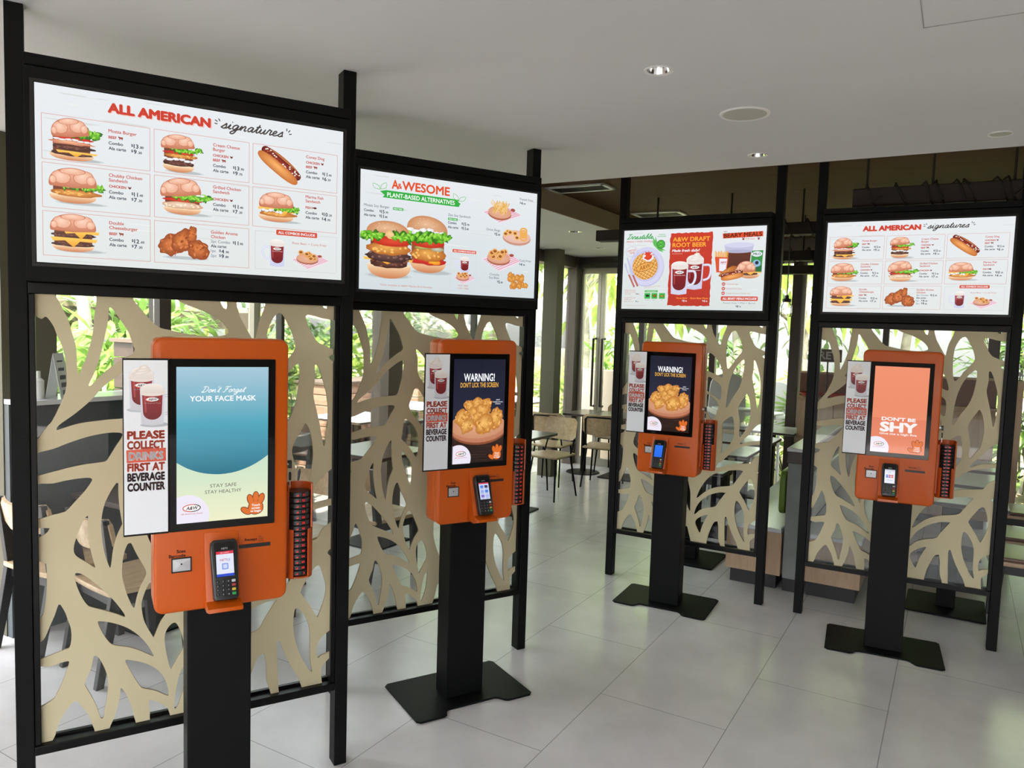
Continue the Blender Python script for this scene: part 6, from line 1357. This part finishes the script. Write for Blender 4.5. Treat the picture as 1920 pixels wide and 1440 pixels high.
# ================================================================ terrace and garden outside the glass
tt = cafe_table(0.80, 0.80, 'terrace_top'); G_T = 'white tables on the terrace outside'
for k, (a, b) in enumerate(((-5.72, 6.35), (-6.0, 7.75), (-5.75, 4.75), (-6.9, 7.5), (-5.5, 9.6), (-6.4, 11.0))): put(tt, a, b, 0, 'white terrace table seen through the left glass', 'table', G_T, -0.03)
td = timber_chair(None, True)
for k, (a, b, r) in enumerate(((-5.72, 5.70, FWD), (-5.1, 6.35, LEFT), (-6.35, 6.4, RIGHT), (-6.0, 7.1, FWD), (-5.35, 7.8, LEFT), (-6.0, 8.4, BACK), (-5.15, 4.7, LEFT), (-5.5, 9.0, FWD), (-6.4, 10.4, FWD))): put(td, a, b, r, 'dark chair on the terrace outside the left glass', 'chair', 'dark chairs on the terrace outside', -0.03)
def crate(a, b, w, d, h, label, m='terrace_wood'):
    t = empty('planter_box', bw(a, b, -0.03), TH, label, 'planter', 'brown boarded planter boxes on the terrace'); bm = nb(); n = int(h / 0.11)
    for k in range(n): add_box(bm, -w / 2, w / 2, -d / 2, d / 2, k * h / n, (k + 1) * h / n - 0.008, bev=0.003, seg=1)
    obj('boards', bm, m, t); bm = nb(); add_box(bm, -w / 2 - 0.02, w / 2 + 0.02, -d / 2 - 0.02, d / 2 + 0.02, h - 0.007, h + 0.02); obj('rim', bm, 'shelter_dark', t)
crate(-6.35, 6.95, 0.5, 1.3, 1.08, 'low boarded planter on the terrace seen past the nearest stand right post'); crate(-6.6, 8.9, 0.6, 1.4, 1.15, 'low boarded planter on the terrace seen through the second lattice'); crate(-5.25, 3.40, 0.24, 0.16, 1.6, 'tall narrow brown box outside the glass behind the nearest kiosk', 'brown_panel')
# ---- plants
def leaf_blade(bm, p, d, up, L, W_, curl, r):
    """one pointed leaf made of three bent strips"""
    d = d.normalized(); s = d.cross(up)
    if s.length < 1e-3: s = d.cross(Vector((1, 0, 0)))
    s.normalize(); n = s.cross(d); pr = None
    for k, (t, w_) in enumerate(((0, 0.12), (0.3, 0.9), (0.62, 0.8), (1.0, 0.03))):
        c = p + d * (L * t) - n * (curl * L * t * t) ; a, b = bm.verts.new(c - s * W_ * w_ / 2), bm.verts.new(c + s * W_ * w_ / 2)
        if pr: bm.faces.new((pr[0], pr[1], b, a))
        pr = (a, b)
def bush_mesh(n, rad, ht, L, W_, seed, base=0.1):
    r = random.Random(seed); bm = nb()
    for _ in range(n):
        th = r.uniform(0, 2 * PI); q = rad * math.sqrt(r.uniform(0.05, 1)); z = base + (ht - base) * r.uniform(0, 1) ** 0.8; k = 1 - 0.55 * (z / ht) ** 2
        p = Vector((q * k * math.cos(th), q * k * math.sin(th), z)); d = Vector((math.cos(th) * r.uniform(0.3, 1), math.sin(th) * r.uniform(0.3, 1), r.uniform(-0.4, 0.7)))
        leaf_blade(bm, p, d, Vector((r.uniform(-0.3, 0.3), r.uniform(-0.3, 0.3), 1)), L * r.uniform(0.7, 1.25), W_ * r.uniform(0.7, 1.2), r.uniform(0.1, 0.5), r)
    return bm
def bush(seed, n, rad, ht, L, W_, m, stems=5):
    t = empty('garden_shrub'); obj('foliage', bush_mesh(n, rad, ht, L, W_, seed), m, t); r = random.Random(seed)
    for k in range(stems):
        th = r.uniform(0, 6.28); bm = nb(); add_tube(bm, [(0.05 * math.cos(th), 0.05 * math.sin(th), 0), (0.3 * rad * math.cos(th), 0.3 * rad * math.sin(th), ht * 0.5), (0.6 * rad * math.cos(th), 0.6 * rad * math.sin(th), ht * 0.85)], [0.012, 0.009, 0.004], 5); obj('stem', bm, 'bark_dark', t)
    return t
def fan_plant(seed):
    t = empty('fan_leaf_palm'); r = random.Random(seed)
    for k in range(13):
        th = r.uniform(0, 6.28); el = r.uniform(0.5, 1.3); R = r.uniform(0.6, 1.0); e = Vector((math.cos(th) * math.cos(el), math.sin(th) * math.cos(el), math.sin(el))); hub = e * R + Vector((0, 0, 0.15))
        bm = nb(); add_tube(bm, [(0, 0, 0.0), hub * 0.6, hub], 0.008, 5); s = obj('stalk', bm, 'leaf_dark', t)
        bm = nb(); side = e.cross(Vector((0, 0, 1))).normalized(); up = side.cross(e)
        for j in range(15):
            a = (j / 14 - 0.5) * 3.6; d = e * math.cos(a) + side * math.sin(a); leaf_blade(bm, hub, d - Vector((0, 0, 0.15)), up, 0.42, 0.045, 0.25, r)
        obj('leaf_fan', bm, 'leaf_fan', s)
    return t
def tree(seed, h, spread, m, bark, n=700, L=0.22, W_=0.09, rt=0.09, low=0.45):
    t = empty('garden_tree'); r = random.Random(seed); bm = nb(); pts = [Vector((0, 0, 0))]
    for k in range(1, 8): pts.append(Vector((r.uniform(-0.05, 0.05) * k * 0.4, r.uniform(-0.05, 0.05) * k * 0.4, h * k / 7)))
    add_tube(bm, pts, [rt * (1 - 0.09 * k) for k in range(8)], 9); obj('trunk', bm, bark, t, 60)
    bm = nb(); tips = []
    for k in range(9):
        th = k * 2.4; z = h * r.uniform(low, 0.95); p0 = Vector((0, 0, z)); p1 = p0 + Vector((math.cos(th), math.sin(th), 0.7)) * spread * r.uniform(0.4, 0.8)
        add_tube(bm, [p0, (p0 + p1) / 2 + Vector((0, 0, 0.08)), p1], [rt * 0.35, rt * 0.25, rt * 0.1], 6); tips += [p1, (p0 + p1) / 2]
    obj('branches', bm, bark, t, 60)
    bm = nb()
    for k in range(n):
        c = r.choice(tips + [Vector((0, 0, h))]); d = Vector((r.gauss(0, 1), r.gauss(0, 1), r.gauss(0, 0.8))); p = c + d * spread * 0.22
        leaf_blade(bm, p, d + Vector((0, 0, -0.4)), Vector((0, 0, 1)), L * r.uniform(0.7, 1.3), W_, 0.3, r)
    obj('foliage', bm, m, t); return t
G_S = 'shrubs in the garden outside the glass'
P1_, P2_, P3_, P4_ = bush(1, 420, 0.75, 1.9, 0.30, 0.085, 'leaf'), bush(2, 380, 0.8, 1.6, 0.26, 0.10, 'leaf_lime'), bush(3, 520, 0.9, 2.4, 0.24, 0.08, 'leaf_dark'), bush(4, 300, 0.6, 1.5, 0.42, 0.12, 'leaf_lime', 7)
SH = {0: (P1_, 'mid green garden shrub with long leaves'), 1: (P2_, 'lime green garden shrub with short broad leaves'), 2: (P3_, 'tall dark green garden shrub with dense leaves'), 3: (P4_, 'lime green ginger-like shrub with large blades')}
rr = random.Random(21); spots = []
for k in range(15): spots.append((-7.3 - 1.1 * (k % 3) + rr.uniform(-0.3, 0.3), 3.4 + k * 0.66 + rr.uniform(-0.3, 0.3), k % 4))
for k in range(13): spots.append((-5.4 + k * 0.86 + rr.uniform(-0.25, 0.25), 10.75 + 0.5 * (k % 3) + rr.uniform(-0.2, 0.2), (k * 3 + 1) % 4))
for k in range(8): spots.append((-5.6 - rr.uniform(0, 0.8), 3.3 + rr.uniform(0, 1.2), (0, 3, 1)[k % 3]) if k < 2 else (-6.9 - rr.uniform(0, 2.0), 2.6 + k * 0.55, (1, 3, 0)[k % 3]))
spots += [(-0.3, 10.4, 3), (0.9, 11.2, 0)]
for a, b, k in spots:
    if -5.6 < a < -1.6 and b < 10.95: b = 10.95
    o = put(SH[k][0], a, b, rr.uniform(0, 6.28), SH[k][1] + ' outside the glass', 'shrub', ('mid green', 'lime green', 'dark green', 'ginger-like')[k] + ' garden shrubs', -0.14); o.scale = [rr.uniform(0.75, 1.1)] * 3
fp = fan_plant(5)
for a, b in ((-1.85, 10.25), (-1.25, 10.7), (-2.6, 10.9)): put(fp, a, b, rr.uniform(0, 6), 'fan-leaved palm outside the back windows', 'palm', 'fan-leaved palms outside the back windows', -0.14)
T1, T2, T3 = tree(11, 4.2, 2.2, 'leaf', 'bark', 800), tree(12, 5.5, 3.0, 'leaf_lime', 'bark_dark', 1000, 0.34, 0.15), tree(13, 6.5, 3.4, 'leaf_dark', 'bark_dark', 1200, 0.32, 0.14, 0.14, 0.2)
put(T1, -8.0, 4.63, 0.4, 'pale barked sunlit tree behind the upper left lattice', 'tree', 'garden trees', -0.14); put(T1, -8.0, 10.6, 2.0, 'slim pale tree seen over the second kiosk', 'tree', 'garden trees', -0.14)
for k, (a, b, p) in enumerate(((-14.5, 5.5, T3), (-15.5, 11.0, T2), (-12.5, 16.5, T3), (-7.5, 20.0, T2), (-3.0, 17.5, T3), (1.5, 16.5, T2), (6.0, 15.5, T3), (-17, 0.5, T2), (-6.0, 15.8, T2), (-0.8, 14.2, T2), (-5.9, 12.6, T2), (-3.2, 12.7, T2), (3.6, 14.0, T2), (10.5, 13.5, T3), (-18.5, 16, T3))):
    o = put(p, a, b, rr.uniform(0, 6), ('lime green broad crowned tree beyond the garden' if p is T2 else 'dark green full crowned tree beyond the garden'), 'tree', 'lime trees beyond the garden' if p is T2 else 'dark trees beyond the garden', -0.14)
# ---- shelter roofs in the garden
def shelter(a, b, wa, wb, z, label):
    t = empty('garden_shelter', bw(a, b, -0.14), TH, label, 'shelter', 'garden shelters')
    bm = nb(); add_prism(bm, [(-wa / 2, z + 0.35), (wa / 2, z), (wa / 2, z + 0.06), (-wa / 2, z + 0.42)], -wb / 2, wb / 2, 'y'); obj('roof', bm, 'shelter', t)
    bm = nb(); add_box(bm, wa / 2 - 0.06, wa / 2 + 0.01, -wb / 2, wb / 2, z - 0.24, z - 0.001); obj('fascia', bm, 'shelter_dark', t)
    for sx in (-1, 1):
        for sy in (-1, 1):
            bm = nb(); add_box(bm, sx * (wa / 2 - 0.12) - 0.06, sx * (wa / 2 - 0.12) + 0.06, sy * (wb / 2 - 0.2) - 0.06, sy * (wb / 2 - 0.2) + 0.06, 0, z + (0.0 if sx > 0 else 0.34) - 0.002); obj('post', bm, 'post_wood', t)
    return t
sh = shelter(-10.3, 5.9, 2.4, 3.6, 1.99, 'garden shelter with dark fascia and small sign, upper left behind the lattice')
bm = nb(); add_box(bm, 1.212, 1.222, -0.05, 0.50, 1.80, 1.93); sg = obj('fascia_sign', bm, 'alu_dark', sh)
bm = nb(); add_box(bm, 1.2225, 1.224, -0.02, 0.08, 1.815, 1.915); add_box(bm, 1.2225, 1.224, 0.12, 0.28, 1.84, 1.86); add_box(bm, 1.2225, 1.224, 0.32, 0.36, 1.83, 1.90); obj('sign_marks', bm, 'white_ink', sg)
shelter(-11.2, 13.8, 3.0, 4.6, 1.75, 'pale roofed garden shelter seen above the second kiosk')
tag(obj('timber_post', (lambda bm: (add_cyl(bm, (0, 0, 0), (0, 0, 1.75), 0.09, seg=14), bm)[1])(nb()), 'post_wood'), 'sunlit round timber post before the pale tree at upper left', 'post').location = bw(-7.5, 4.27, -0.14)
